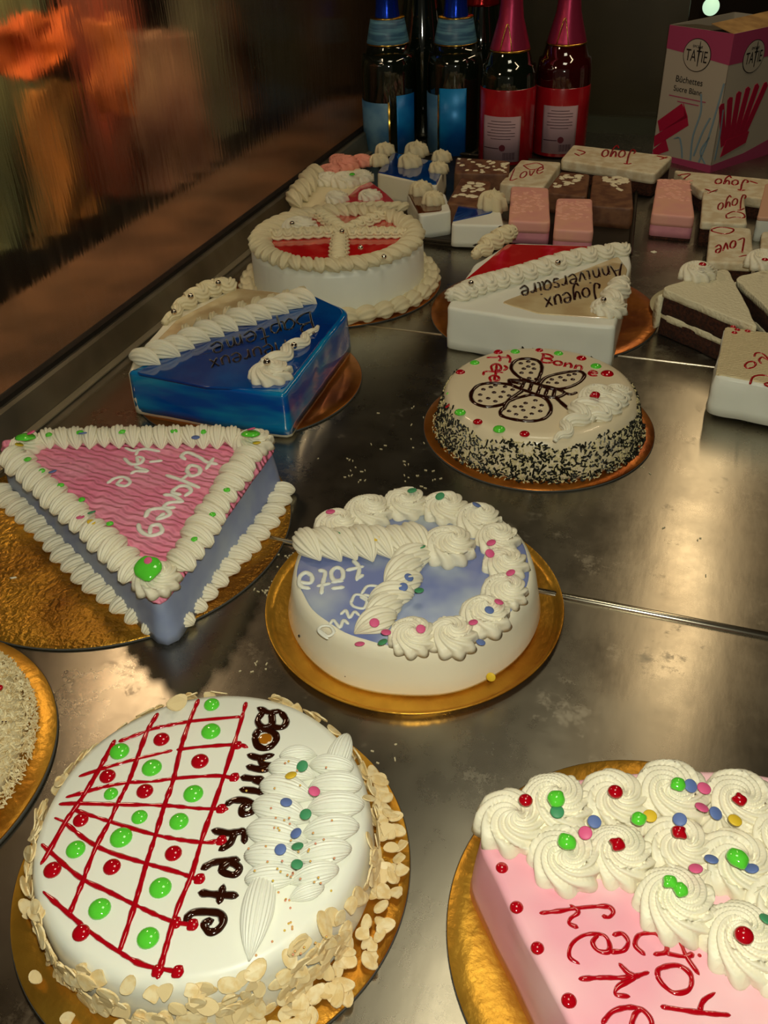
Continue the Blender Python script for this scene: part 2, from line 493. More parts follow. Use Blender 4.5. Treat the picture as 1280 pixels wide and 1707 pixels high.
def steel_nodes(m):
    nt = m.node_tree; b = nt.nodes['Principled BSDF']; tc = nt.nodes.new('ShaderNodeTexCoord')
    n = nt.nodes.new('ShaderNodeTexNoise'); n.inputs['Scale'].default_value = 9; n.inputs['Detail'].default_value = 8; n.inputs['Roughness'].default_value = .7
    nt.links.new(tc.outputs['Object'], n.inputs['Vector'])
    mr = nt.nodes.new('ShaderNodeMapRange'); mr.inputs[1].default_value = .3; mr.inputs[2].default_value = .7; mr.inputs[3].default_value = .22; mr.inputs[4].default_value = .34
    nt.links.new(n.outputs['Fac'], mr.inputs[0])
    # dried smears of cream dull the steel in patches
    n2 = nt.nodes.new('ShaderNodeTexNoise'); n2.inputs['Scale'].default_value = 16; n2.inputs['Detail'].default_value = 10; n2.inputs['Roughness'].default_value = .8
    nt.links.new(tc.outputs['Object'], n2.inputs['Vector'])
    r2 = nt.nodes.new('ShaderNodeMapRange'); r2.inputs[1].default_value = .57; r2.inputs[2].default_value = .70; r2.inputs[3].default_value = 0; r2.inputs[4].default_value = .22
    nt.links.new(n2.outputs['Fac'], r2.inputs[0])
    ad = nt.nodes.new('ShaderNodeMath'); ad.operation = 'ADD'
    nt.links.new(mr.outputs[0], ad.inputs[0]); nt.links.new(r2.outputs[0], ad.inputs[1]); nt.links.new(ad.outputs[0], b.inputs['Roughness'])
    tg = nt.nodes.new('ShaderNodeTangent'); tg.direction_type = 'RADIAL'; tg.axis = 'X'
    nt.links.new(tg.outputs[0], b.inputs['Tangent'])


steel_nodes(STEEL)
RAILM = mat('dull_aluminium', S((150, 140, 118)), .42, .8, col2=S((120, 110, 90)), nscale=8, bump=.1, bscale=60)
DARKM = mat('dark_seal', S((26, 20, 14)), .6)
WALLM = mat('dark_olive_panel', S((58, 50, 26)), .35, col2=S((40, 34, 18)), nscale=4, nlo=.35, nhi=.65, bump=.15, bscale=50)
ROOMM = mat('dark_brown_wall', S((60, 44, 28)), .8, col2=S((44, 32, 20)), nscale=3)
LEDGEM = mat('brown_terrazzo', S((112, 78, 52)), .5, col2=S((74, 52, 34)), nscale=9, nlo=.35, nhi=.65, bump=.2, bscale=90)


def struct(name, vf, m, smooth=False, label=None):
    o = link(name, mesh(name, vf[0], vf[1], smooth), m); return tag(o, label, None, None, 'structure')


Y1, Y2, XR = 0.536, 0.954, 0.62
for a, b in ((-.45, Y1-.0035), (Y1+.0035, Y2-.001), (Y2+.001, YB)):
    struct('floor', box(-.600, XR, a, b, -.012, 0), STEEL, label='brushed steel display shelf panel')
struct('floor', box(-.600, XR, -.45, YB, -.05, -.013), DARKM, label='underside of the shelf')
struct('trim_1', sweep([(-.598, Y1, -.0003), (XR, Y1, -.0003)], .0036, 16), mat('bright_bead', S((190, 180, 160)), .22, 1), True, 'round steel bead between two shelf panels')
struct('trim_2', sweep([(-.598, Y2, -.0004), (XR, Y2, -.0004)], .0014, 12), mat('bright_strip', S((220, 210, 190)), .3, 1), True, 'thin bright joint between two shelf panels')
# rail that holds the glass: tall face, step and foot
pr = [(-.632, -.05), (-.632, .036), (-.626, .038), (-.622, .036), (-.616, .006), (-.600, .002), (-.600, -.05)]
v = [(x, y, z) for y in (-.45, YB) for x, z in pr]; n = len(pr)
struct('trim_3', (v, [(i, (i+1) % n, n+(i+1) % n, n+i) for i in range(n)]+[tuple(range(n-1, -1, -1)), tuple(range(n, 2*n))]), RAILM, label='aluminium rail along the foot of the glass')
struct('trim_4', box(-.6425, -.6322, -.45, YB, .030, .041), DARKM, label='black rubber seal of the glass')
struct('trim_5', box(-.6155, -.606, -.45, YB, .006, .0075), mat('pale_strip', S((170, 160, 136)), .4, .7), label='pale strip on the rail foot')

# glass pane, streaked and hazy
GL_M = bpy.data.materials.new('streaked_glass'); GL_M.use_nodes = True; nt = GL_M.node_tree; b = nt.nodes['Principled BSDF']
b.inputs['Base Color'].default_value = (.93, .9, .85, 1); b.inputs['Transmission Weight'].default_value = 1; b.inputs['IOR'].default_value = 1.12
tc = nt.nodes.new('ShaderNodeTexCoord'); mp = nt.nodes.new('ShaderNodeMapping'); mp.inputs['Scale'].default_value = (1, 26, 2.2)
nz = nt.nodes.new('ShaderNodeTexNoise'); nz.inputs['Scale'].default_value = 5; nz.inputs['Detail'].default_value = 6
mr = nt.nodes.new('ShaderNodeMapRange'); mr.inputs[1].default_value = .35; mr.inputs[2].default_value = .7; mr.inputs[3].default_value = .10; mr.inputs[4].default_value = .22
bp = nt.nodes.new('ShaderNodeBump'); bp.inputs['Strength'].default_value = .25; bp.inputs['Distance'].default_value = .002
nt.links.new(tc.outputs['Object'], mp.inputs[0]); nt.links.new(mp.outputs[0], nz.inputs['Vector']); nt.links.new(nz.outputs['Fac'], mr.inputs[0])
nt.links.new(mr.outputs[0], b.inputs['Roughness']); nt.links.new(nz.outputs['Fac'], bp.inputs['Height']); nt.links.new(bp.outputs[0], b.inputs['Normal'])
struct('window_1', box(XG-.0012, XG+.0012, -.45, YB, .033, .42), GL_M, label='streaked hazy glass pane on the left of the case')

struct('wall_back', box(-.66, -.088, YB, YB+.02, -.05, .42), WALLM, label='dark olive end panel of the case')
LW = struct('trim_6', box(-.62, -.088, YB-.012, YB, 0, .03), mat('grey_green_skirting', S((56, 56, 36)), .5), label='grey green skirting at the end panel')
struct('trim_7', box(-.86, -.6435, -.45, 2.1, -.05, .0), LEDGEM, label='brown stone ledge outside the glass')
# the dark shop around
struct('wall_far', box(-2.2, 2.2, 3.6, 3.65, -1, 2.2), ROOMM, label='dark wall of the shop')
struct('wall_left', box(-2.25, -2.2, -1.5, 3.6, -1, 2.2), ROOMM, label='dark wall beyond the glass')
struct('wall_right', box(1.6, 1.65, -1.5, 3.6, -1, 2.2), ROOMM, label='dark wall on the right')
struct('ceiling', box(-2.2, 2.2, -1.5, 3.6, 1.6, 1.65), ROOMM, label='dark ceiling')
struct('floor', box(-2.2, 2.2, -1.5, 3.6, -1.05, -1), ROOMM, label='dark shop floor')

# cloths seen through the glass
XC = -0.87
XL = [-.975, -.94, -.905, -.87, -.835]


def drape(px4, col, col2, label, x0=XC, folds=5, amp=.02, seed=0):
    amp *= .6
    A = [atx(p[0], p[1], x0+.0) for p in px4]      # tl tr br bl
    m = mat('cloth', S(col), .9, col2=S(col2), nscale=9, nlo=.35, nhi=.65, stretch=(1, 2.5, .8))
    NX, NZ = 46, 34; v = []; f = []
    for j in range(NZ+1):
        for i in range(NX+1):
            s, t = i/NX, j/NZ
            p = (A[0].lerp(A[1], s)).lerp(A[3].lerp(A[2], s), t)
            q = noise.noise(Vector((s*3+seed, t*1.5, seed)))
            dx = amp*math.sin(s*folds*2*PI+q*4+t*1.5)*(.4+.6*t)-amp*.8
            v.append((x0+dx, p.y+.015*q+.01*math.sin(t*9+seed), max(p.z+.006*math.sin(s*folds*2*PI+seed), .0015)))
    for j in range(NZ):
        for i in range(NX):
            a = j*(NX+1)+i; f.append((a, a+1, a+NX+2, a+NX+1))
    n0 = len(v); v += [(a-.004, b_, c_) for a, b_, c_ in v]
    f += [tuple(n0+k for k in q[::-1]) for q in f]
    E = [(i, i+1) for i in range(NX)]+[((NZ)*(NX+1)+i+1, NZ*(NX+1)+i) for i in range(NX)]
    E += [((j+1)*(NX+1), j*(NX+1)) for j in range(NZ)]+[(j*(NX+1)+NX, (j+1)*(NX+1)+NX) for j in range(NZ)]
    f += [(b_, a, n0+a, n0+b_) for a, b_ in E]
    o = link('hanging_cloth', mesh('hanging_cloth', v, f), m)
    return tag(o, label, 'cloth', 'cloths hanging beyond the glass')


drape([(-160, -60), (60, -120), (110, 470), (-160, 560)], (86, 82, 44), (58, 66, 40), 'grey-green cloth at the far left behind the glass, below an orange one', XL[0], 3, .02, 1)
drape([(-30, 42), (122, 20), (112, 125), (-30, 130)], (216, 104, 28), (170, 66, 16), 'bright orange bunched cloth high at the left edge behind the glass', XL[3], 2, .02, 2)
drape([(55, 150), (175, 120), (168, 420), (66, 440)], (170, 106, 38), (110, 84, 40), 'ochre cloth with a pale left edge hanging low behind the glass', XL[1], 2, .02, 3)
drape([(112, -20), (232, -40), (262, 350), (160, 330)], (140, 52, 22), (92, 44, 20), 'rust red cloth between ochre and mauve cloths behind the glass', XL[2], 3, .02, 4)
drape([(150, 40), (215, 20), (220, 190), (165, 200)], (196, 104, 42), (150, 70, 26), 'small orange brown cloth over the rust red one behind the glass', XL[4], 2, .012, 5)
drape([(215, 60), (320, 50), (372, 290), (252, 335)], (158, 118, 84), (104, 62, 46), 'mauve and grey streaked cloth in the middle of the glass', XL[3], 4, .02, 6)
drape([(285, -60), (370, -60), (400, 235), (330, 270)], (92, 88, 62), (60, 52, 36), 'grey olive cloth hanging right of the mauve one behind the glass', XL[1], 3, .02, 7)
drape([(355, -20), (380, -30), (510, 235), (372, 268)], (158, 98, 64), (112, 72, 42), 'pinkish brown cloth sweeping down to the right behind the glass', XL[0], 3, .02, 8)
drape([(370, -60), (530, -80), (520, 205), (455, 200)], (54, 50, 28), (36, 34, 20), 'dark green cloth behind the glass towards the end panel', XL[2], 3, .02, 9)
drape([(520, -80), (640, -80), (625, 190), (515, 215)], (76, 50, 18), (52, 36, 14), 'dark brown cloth behind the glass beside the end panel', XL[3], 2, .02, 10)

def star_mesh():
    v, f = lathe([(1, 0), (.95, .25), (.7, .6), (.4, 1.0), (.15, 1.4), (.02, 1.6)], 40)
    v = [(x*(1+.16*math.cos(8*math.atan2(y, x)+z)), y*(1+.16*math.cos(8*math.atan2(y, x)+z)), z) for x, y, z in v]
    return shared(mesh('cream_star', v, f), CREAM)


STAR = star_mesh()

# ================================================================ cakes, nearest first
HB = .0025
# ---- lattice cake
GC = (-.207, .246)
board('cake_board', GC, .1145, 'round gold card under the cake with the red lattice', GOLD)
c = Cake('lattice_cake', GC, 'round white cake with a red gel lattice, green and red drops and flaked almond side', z0=HB)
c.part('icing', lathe([(.0935, 0), (.0945, .004), (.0935, .030), (.0925, .038), (.0900, .0428), (.086, .0445), (.05, .0450), (.003, .0450)], 128, .008), CREAM_W)
K, OY, ZT = .3322, 1140, .0450+HB
lat = [[(575, 285), (490, 440), (400, 590), (330, 690), (240, 850), (208, 900)],
       [(790, 150), (740, 235), (700, 340), (650, 480), (590, 600), (550, 690), (490, 800), (440, 920), (415, 990), (350, 1150), (308, 1280)],
       [(995, 80), (950, 190), (905, 330), (870, 480), (825, 610), (780, 760), (735, 900), (690, 1060), (640, 1220), (600, 1340), (570, 1510)],
       [(1234, 95), (1205, 200), (1150, 380), (1090, 560), (1040, 700), (1010, 790), (960, 960), (890, 1130), (830, 1330), (790, 1470), (780, 1600)],
       [(600, 288), (700, 250), (770, 225), (860, 205), (980, 185), (1200, 165)],
       [(400, 463), (500, 430), (600, 400), (690, 375), (860, 335)], [(890, 330), (1020, 315), (1190, 305), (1240, 318)],
       [(335, 568), (420, 545), (530, 515), (650, 495), (760, 490), (870, 475), (1000, 465), (1110, 462), (1190, 480)],
       [(300, 603), (400, 600), (600, 605), (825, 610), (1000, 625), (1140, 628)],
       [(275, 672), (320, 690)], [(380, 635), (550, 690), (790, 760), (1010, 795), (1110, 785)],
       [(330, 700), (430, 780), (540, 840), (730, 900), (890, 945), (1000, 985)],
       [(210, 805), (260, 850), (400, 970), (540, 1040), (680, 1110), (860, 1190), (985, 1210)],
       [(218, 1043), (340, 1150), (460, 1250), (590, 1340), (720, 1410), (900, 1445)]]
b = MB()
for i, ln in enumerate(lat):
    r = .0016 if i < 4 else .0013
    if i in (9,): r = .0008
    P = []
    for p in ln:
        q = c.L(p[0]*K, OY+p[1]*K, ZT); rr = math.hypot(q.x, q.y)
        if rr > .0885: continue
        if rr > .086: q.z -= min(.02, (rr-.086)**1.6*9)
        P.append(q)
    b.add(*stroke(catmull(P, 8), r, flat=.55, jit=.25))
for p in ((1190, 310), (1175, 470), (1110, 628), (1110, 787), (1000, 980), (965, 1210), (890, 1445), (790, 1440), (880, 1200)):
    q = c.L(p[0]*K, OY+p[1]*K, ZT-.0003)
    d = drop_mesh('x', .5, 1, .3); b.add([(v.co.x*.0032+q.x, v.co.y*.0032+q.y, v.co.z*.0032+q.z) for v in d.vertices], [tuple(g.vertices) for g in d.polygons])
c.part('gel_lattice', b, RGEL, label='red gel lattice')
for x, y, r in ((600, 340, 50), (1062, 105, 40), (1058, 240, 50), (762, 423, 52), (557, 553, 37), (970, 553, 52), (700, 670, 42), (898, 692, 50), (608, 773, 58), (380, 832, 50), (805, 1025, 58), (500, 1130, 58), (743, 1276, 58)):
    gel(c, 'g', x*K, OY+y*K, ZT-.0003, r*K)
for x, y, r in ((810, 280, 42), (540, 465, 42), (1003, 390, 46), (727, 540, 44), (405, 685, 40), (870, 852, 45), (562, 920, 46), (263, 935, 46), (407, 1250, 46)):
    gel(c, 'r', x*K, OY+y*K, ZT-.0003, r*K)
T = [[(788, 147), (820, 160), (852, 155)], [(800, 160), (785, 185), (800, 205), (828, 195), (828, 165)], [(828, 165), (832, 200), (860, 205), (872, 185), (855, 158)],
     [(775, 235), (790, 215), (820, 215), (842, 232), (835, 255), (810, 270), (785, 262), (775, 235)],
     [(758, 290), (790, 298), (830, 290)], [(790, 298), (800, 318), (830, 320)], [(755, 325), (800, 335), (828, 322)],
     [(738, 358), (770, 362), (800, 362)], [(770, 362), (800, 380), (795, 400)], [(735, 395), (770, 398), (800, 405)],
     [(690, 440), (715, 428), (755, 430), (775, 445), (765, 465), (740, 470), (738, 450), (760, 440)],
     [(650, 520), (700, 528), (745, 520)], [(745, 520), (745, 555)], [(715, 528), (700, 560), (672, 578)],
     [(618, 635), (650, 618), (690, 612), (725, 610)], [(670, 640), (700, 618), (730, 635), (715, 655), (685, 650), (672, 640)],
     [(610, 710), (660, 715), (720, 718)], [(680, 690), (668, 738)],
     [(565, 790), (590, 770), (640, 768), (672, 775), (680, 800), (660, 825), (635, 828), (624, 805), (645, 795)]]
c.strokes('lettering', [[(x*.547, 1100+y*.547) for x, y in l] for l in T], ZT, .0023, CHOC, flat=.5, label='chocolate gel writing Bonne Fête')
d = c.put('syrup_pool', DROPS['c'][0].copy(), 808*.547, 1100+242*.547, ZT-.0006, 13, None, zs=.35); d.data.materials[0] = AMBER
d = c.put('syrup_pool', d.data, 795*.547, 1100+303*.547, ZT-.0006, 13, None, zs=.3)
def fan(x, y, r, ang, lx=1.0, wy=.75, hz=.8, nm='cream_fan'):
    """a finely ribbed shell of cream; ang is where its point looks, in degrees on the photo"""
    p = c.L(x*.547, 1100+y*.547, ZT-.0008); a = math.radians(ang); q = c.L(x*.547+20*math.cos(a), 1100+y*.547+20*math.sin(a), ZT)
    k = size_at(x*.547, 1100+y*.547, ZT, r*.547); d = q-p
    link(nm, SHELLF, None, c.root, p, (0, 0, math.atan2(d.y, d.x)), (k*lx, k*wy, k*hz))


for x, y, r, a in ((905, 300, 38, -10), (885, 350, 50, 5), (868, 410, 58, 8), (850, 475, 62, 10), (838, 545, 64, 5), (830, 615, 62, 0), (825, 675, 56, -10)): fan(x, y, r, a, 1.15, .78)
fan(790, 770, 62, 103, 1.75, .8, .8, 'cream_point')
for x, y, r, a in ((1015, 335, 48, 190), (1030, 395, 56, 185), (1030, 460, 60, 182), (1015, 530, 60, 178), (995, 600, 58, 175), (965, 665, 52, 170), (940, 715, 38, 165)): fan(x, y, r, a, 1.15, .75)
fan(1035, 305, 46, -72, 1.5, .8, .8, 'cream_point')
for k, x, y in (('green', 922, 325), ('yellow', 887, 354), ('pink', 957, 402), ('blue', 872, 436), ('green', 932, 472), ('blue', 903, 530), ('green', 907, 570), ('blue', 855, 579), ('green', 905, 625)):
    disc(c, k, x*.547, 1100+y*.547, ZT+.0155, 10)
bm_ = MB(); rnd = random.Random(3)
for i in range(70):
    x = rnd.gauss(895, 60); y = rnd.uniform(300, 900); q = c.L(x*.547, 1100+y*.547, ZT+(.0155 if y < 680 else .001))
    d = DISCM['yellow']; bm_.add([(v.co.x*.0006+q.x, v.co.y*.0006+q.y, v.co.z*.002+q.z-.0006) for v in d.vertices], [tuple(g.vertices) for g in d.polygons])
c.part('sugar_pearls', bm_, mat('tiny_pearls', S((222, 140, 120)), .4, col2=S((220, 190, 60)), nscale=700), kind='stuff')


def flake_mesh(i):
    rnd = random.Random(i); v = []; f = []; n = 16
    for z, s in ((0, 1), (1, .97)):
        for k in range(n):
            a = 2*PI*k/n; r = s*(1+.12*math.cos(a)+.06*math.sin(3*a+i))
            cut = .55 if i % 3 == 2 else 2
            x = min(r*math.cos(a), cut)
            y = r*.66*math.sin(a); v.append((x, y, z*.14+.10*x*x+(.06*y*y*(1 if i % 2 else -1))))
    f = [tuple(range(n-1, -1, -1)), tuple(range(n, 2*n))]+[(k, (k+1) % n, n+(k+1) % n, n+k) for k in range(n)]
    return shared(mesh('almond_flake', v, f, False), ALMOND)


FL = [flake_mesh(i) for i in range(6)]
rnd = random.Random(11)
rest = MB()


def flake(cc, a, rad, z, s, lean, as_part):
    me = FL[rnd.randrange(6)]
    p = Vector((rad*math.cos(a), rad*math.sin(a), z))
    R = Matrix.Rotation(a, 3, 'Z') @ Matrix.Rotation(PI/2-lean, 3, 'Y') @ Matrix.Rotation(rnd.uniform(0, 6.3), 3, 'Z') @ Matrix.Rotation(rnd.uniform(-.45, .45), 3, 'X')
    if as_part:
        link('almond_flake', me, None, cc.root, p, R.to_euler(), s)
    else:
        rest.add([R @ (v.co*s)+p for v in me.vertices], [tuple(g.vertices) for g in me.polygons])


n = 0
for i in range(440):
    a = rnd.uniform(0, 2*PI); z = rnd.uniform(.006, .043); s = rnd.uniform(.0040, .0072)
    hidden = .35 < a < 2.9
    if hidden and rnd.random() < .5: continue
    lean = rnd.uniform(-.2, .55) if z < .038 else rnd.uniform(.2, 1.0)
    near = (a > 5.2 or a < .6 or (3.6 < a < 5.2)) and z > .012 and n < 60
    flake(c, a, .0945+(.0015 if z < .038 else -.0015), z, s, lean, near and rnd.random() < .5 and (n := n+1))
for i in range(150):
    a = rnd.uniform(-1.6, .9) if i % 3 else rnd.uniform(0, 6.28); s = rnd.uniform(.004, .007)
    flake(c, a, rnd.uniform(.097, .111), .002+rnd.uniform(0, .003), s, PI/2-.001+rnd.uniform(-.25, .25), i % 5 == 0)
c.part('almond_flakes', rest, ALMOND, False, kind='stuff', label='flaked almonds pressed into the side')
tag(link('almond_flake', FL[0], None, c.root, c.L(293, 1173, ZT+.002), (.5, .2, 1.2), .0075), label='upright almond flake at the rim')

# ---- pink half cake with rosettes
HCX = (.044, .281)
board('cake_board', HCX, .1155, 'round gold card under the pink cake with cream rosettes', GOLD)
c = Cake('pink_cake', HCX, 'pink cake with a crowd of cream rosettes and red writing', z0=HB)
ZP = .048+HB
opx = [(792, 1398), (835, 1335), (930, 1300), (1030, 1287), (1130, 1280), (1250, 1284), (1370, 1310), (1450, 1420), (1450, 1580), (1360, 1770), (1150, 1880), (1010, 1830)]
out = [c.L(x, y, ZP) for x, y in opx]
c.part('icing', prism(round_poly(out, .010), 0, .048, .004, .004, .004, .0008, 5), PINK)
b = MB()
for ln in ([(398, 680), (470, 672), (530, 662), (600, 655), (660, 655), (680, 675), (665, 695), (640, 692)], [(515, 650), (545, 675), (515, 700), (510, 720), (540, 735)],
           [(545, 875), (510, 850), (520, 800), (570, 765), (640, 765), (665, 800), (660, 830), (620, 825), (600, 795), (620, 765)], [(680, 765), (715, 760), (738, 790), (720, 825), (670, 830)],
           [(550, 935), (640, 930), (740, 930), (815, 910)], [(705, 878), (735, 910), (760, 930), (700, 965), (690, 995), (740, 1003)],
           [(638, 1105), (680, 1060), (750, 1045), (800, 1060), (830, 1110), (800, 1170), (750, 1150), (760, 1080), (790, 1050)],
           [(800, 840), (765, 805), (780, 765), (840, 758), (880, 790), (885, 830), (840, 840)], [(885, 835), (950, 848), (990, 840)], [(940, 792), (965, 850), (1010, 915)],
           [(850, 925), (860, 895), (930, 883), (980, 920), (975, 975), (920, 990), (875, 960), (850, 925)],
           [(868, 1043), (960, 1058), (1060, 1070), (1130, 1075)], [(1072, 990), (1030, 1020), (1015, 1060)]):
    b.add(*stroke(catmull([c.L(730+x*.4297, 1230+y*.4297, ZP) for x, y in ln], 7), .00125, flat=.6, jit=.2))
c.part('lettering', b, RGEL, label='red gel writing Joy Fête')
gel(c, 'r', 730+1014*.4297, 1230+845*.4297, ZP-.0003, 4)
for x, y, r in ((248, 505, 25), (305, 658, 27), (386, 816, 27), (508, 1020, 31)):
    gel(c, 'r', 730+x*.4297, 1230+y*.4297, ZP-.0003, r*.4297)
RS = [(285, 325, 118), (455, 265, 118), (495, 470, 120), (680, 240, 112), (700, 460, 112), (905, 215, 120), (925, 420, 112), (920, 650, 132), (1170, 250, 118), (1150, 490, 125), (1185, 800, 140), (1330, 380, 120), (1340, 640, 130), (1370, 900, 130)]
for i, (x, y, r) in enumerate(RS):
    c.put('rosette', ROS[i % 3], 730+x*.4297, 1230+(y+18)*.4297, ZP-.001, r*.4297*1.2, None, rot=i*2.1, zs=.95)
for i, (x, y, r) in enumerate([(1070, 345, 60), (800, 340, 50), (1240, 400, 60), (1040, 560, 50), (600, 350, 50), (1250, 640, 70), (820, 560, 45)]):
    c.put('cream_star', STAR, 730+x*.4297, 1230+y*.4297, ZP, r*.4297, None, rot=i*.7)
for k, x, y, r, v in (('r', 340, 243, 28, 0), ('g', 460, 237, 36, 1), ('r', 688, 210, 30, 0), ('g', 500, 403, 36, 1), ('r', 696, 413, 30, 2), ('g', 930, 181, 30, 1), ('r', 1170, 240, 28, 2), ('g', 780, 315, 30, 1),
                      ('r', 936, 368, 30, 2), ('g', 1162, 470, 42, 1), ('g', 900, 560, 30, 2), ('g', 940, 590, 30, 1), ('r', 1187, 767, 38, 0)):
    gel(c, k, 730+x*.4297, 1230+y*.4297, ZP+.0195, r*.4297, v, 1.3)
for k, x, y in (('green', 462, 288), ('pink', 572, 370), ('blue', 606, 327), ('yellow', 822, 305), ('blue', 978, 187), ('pink', 1031, 198), ('pink', 1022, 273), ('blue', 1075, 294), ('blue', 938, 318), ('yellow', 1151, 322), ('blue', 1060, 474), ('blue', 1217, 510), ('green', 1272, 706), ('pink', 1000, 510)):
    disc(c, k, 730+x*.4297, 1230+y*.4297, ZP+.017, 11.5)

# ---- lavender round cake
LC = (-.163, .494)
board('cake_board', LC, .1150, 'gold rimmed round card under the lavender and white cake', GOLD, rim=.003)
c = Cake('lavender_cake', LC, 'round white cake with lavender top, cream rosettes and scattered sugar discs', z0=.002)
ZL = .040+.002
c.part('icing', lathe([(.0965, 0), (.097, .003), (.0948, .012), (.0925, .028), (.0905, .0355), (.0875, .0392), (.083, .0400), (.003, .0400)], 128, .012), CREAM)
rr = [(.0865+.002*noise.noise(Vector((math.cos(a)*3, math.sin(a)*3, 1)))) for a in [2*PI*k/96 for k in range(96)]]
v = [(rr[k]*math.cos(2*PI*k/96), rr[k]*math.sin(2*PI*k/96), .0395) for k in range(96)]+[(rr[k]*.985*math.cos(2*PI*k/96), rr[k]*.985*math.sin(2*PI*k/96), .0405) for k in range(96)]
c.part('lavender_top', (v, [(k, (k+1) % 96, 96+(k+1) % 96, 96+k) for k in range(96)]+[tuple(range(96, 192))]), LAVM)
Q = lambda x, y: (420+x*.40625, 780+y*.40625)
for i, (x, y, r) in enumerate([(350, 235, 88), (480, 185, 95), (632, 150, 88), (790, 165, 90), (925, 215, 90), (1010, 295, 85), (1040, 395, 88), (1035, 505, 88), (955, 610, 98), (822, 690, 96), (660, 690, 92)]):
    c.put('rosette', ROS[i % 3], *Q(x, y+14), ZL, r*.40625*1.08, None, rot=i*1.7+.5, zs=.9)
c.put('rosette', ROSP[0], *Q(805, 340), ZL+.001, 112*.40625, CREAM, rot=.6, zs=1, label='large central rosette')
ln = [Q(*p) for p in ((200, 335), (330, 330), (450, 330), (560, 320), (700, 320))]
shell_row(c, ln, 7, ZL, 28, SHELL, face=PI/2+.5, wid=.85)
ln = [Q(*p) for p in ((675, 370), (630, 430), (620, 500), (560, 560), (535, 615), (500, 680))]
shell_row(c, ln, 6, ZL, 28, SHELL, face=PI/2+.9, wid=.9)
for k, x, y in (('pink', 322, 182), ('green', 350, 270), ('yellow', 440, 262), ('yellow', 505, 290), ('green', 693, 327), ('green', 657, 95), ('green', 772, 118), ('blue', 921, 154), ('pink', 982, 309), ('pink', 1062, 432), ('blue', 643, 451), ('blue', 620, 490), ('green', 686, 505),
                ('pink', 1012, 552), ('blue', 973, 585), ('pink', 908, 636), ('pink', 975, 352), ('pink', 692, 662)):
    disc(c, k, *Q(x, y), ZL+.013, 8)
for k, x, y in (('pink', 502, 637), ('pink', 550, 677), ('green', 537, 717)): disc(c, k, *Q(x, y), ZL+.012, 8.5)
disc(c, 'pink', *Q(442, 725), ZL, 8.5); disc(c, 'blue', *Q(938, 718), ZL, 8); disc(c, 'yellow', *Q(981, 857), .016, 8, tilt=(1.2, 0, .3))
T = [[(195, 470), (240, 472), (245, 445), (220, 430), (195, 450), (200, 485), (235, 495)], [(275, 420), (300, 430), (290, 475), (285, 515)], [(270, 485), (318, 475)],
     [(330, 470), (370, 455), (370, 420), (345, 410), (325, 430), (335, 460), (370, 465)], [(330, 495), (375, 490)],
     [(415, 380), (440, 410), (430, 460)], [(390, 420), (455, 405)], [(430, 455), (455, 440)]]
T2 = [[(450, 515), (475, 485), (520, 490), (500, 525), (460, 520)], [(500, 530), (520, 500)], [(405, 555), (425, 520), (470, 535), (460, 575), (420, 570), (405, 555)], [(470, 545), (445, 530)],
      [(365, 600), (385, 585), (400, 615), (420, 590), (440, 605)], [(320, 640), (335, 625), (360, 655), (375, 625), (395, 640)], [(275, 665), (310, 690), (335, 675), (320, 650), (285, 650), (275, 670), (310, 700)]]
c.strokes('lettering', [[Q(*p) for p in l] for l in T], ZL+.0006, .0019, CREAM_W, label='white piped word Fête')
c.strokes('lettering', [[Q(*p) for p in l] for l in T2], ZL+.0006, .0013, CREAM_W, label='white piped word Bonne')
b = MB()
for x, y in ((170, 700), (180, 700), (384, 857)):
    q = c.L(*Q(x, y), .012 if y < 800 else .008); q = q*1.0
    rr_ = math.hypot(q.x, q.y); q.x *= .0962/rr_; q.y *= .0962/rr_
    b.add(*sweep([q, q+Vector((.0002, 0, .0015))], .0006, 6))
c.part('chocolate_specks', b, BLACKG, label='three dark specks on the side')

# ---- pink and lavender triangle cake
board('cake_board', (-.443, .515), .1525, 'large round gold foil card under the pink triangular cake', GOLDF)
c = Cake('triangle_cake', (-.44, .53), 'triangular lavender cake with pink top and cream shell borders', z0=HB)
ZQ = .046+HB
tri = [c.L(262, 998, ZQ), c.L(460, 728, ZQ), c.L(-10, 730, ZQ)]
c.part('icing', prism(round_poly(tri, [.012, .02, .02]), 0, .042, .003, .006, .004, .001, 5), LAV)
WP = mat('combed_pink_icing', S((240, 132, 164)), .42, col2=S((244, 152, 178)), nscale=25)
nt = WP.node_tree; tc = nt.nodes.new('ShaderNodeTexCoord'); wv = nt.nodes.new('ShaderNodeTexWave'); wv.wave_type = 'BANDS'; wv.bands_direction = 'Y'
wv.inputs['Scale'].default_value = 46; wv.inputs['Distortion'].default_value = 5; wv.inputs['Detail'].default_value = 1; wv.inputs['Detail Scale'].default_value = 1.6
mp = nt.nodes.new('ShaderNodeMapping'); mp.inputs['Rotation'].default_value = (0, 0, .15)
bp = nt.nodes.new('ShaderNodeBump'); bp.inputs['Strength'].default_value = .7; bp.inputs['Distance'].default_value = .0026
nt.links.new(tc.outputs['Object'], mp.inputs[0]); nt.links.new(mp.outputs[0], wv.inputs['Vector']); nt.links.new(wv.outputs['Fac'], bp.inputs['Height']); nt.links.new(bp.outputs[0], nt.nodes['Principled BSDF'].inputs['Normal'])
c.part('pink_top', prism(round_poly(tri, [.011, .019, .019]), .038, .046, .004, .0025, .004, .0008, 3), WP)
e1 = [(18, 765), (75, 820), (130, 870), (180, 915), (232, 968)]
shell_row(c, e1, 14, ZQ-.001, 22, SHELL, face=-PI/2+.35, wid=.78)
e2 = [(70, 738), (150, 735), (250, 734), (400, 734)]
shell_row(c, e2, 14, ZQ-.001, 19, SHELL, face=PI/2+.25, wid=.85)
e3 = [(420, 760), (385, 815), (350, 870), (318, 925), (296, 955)]
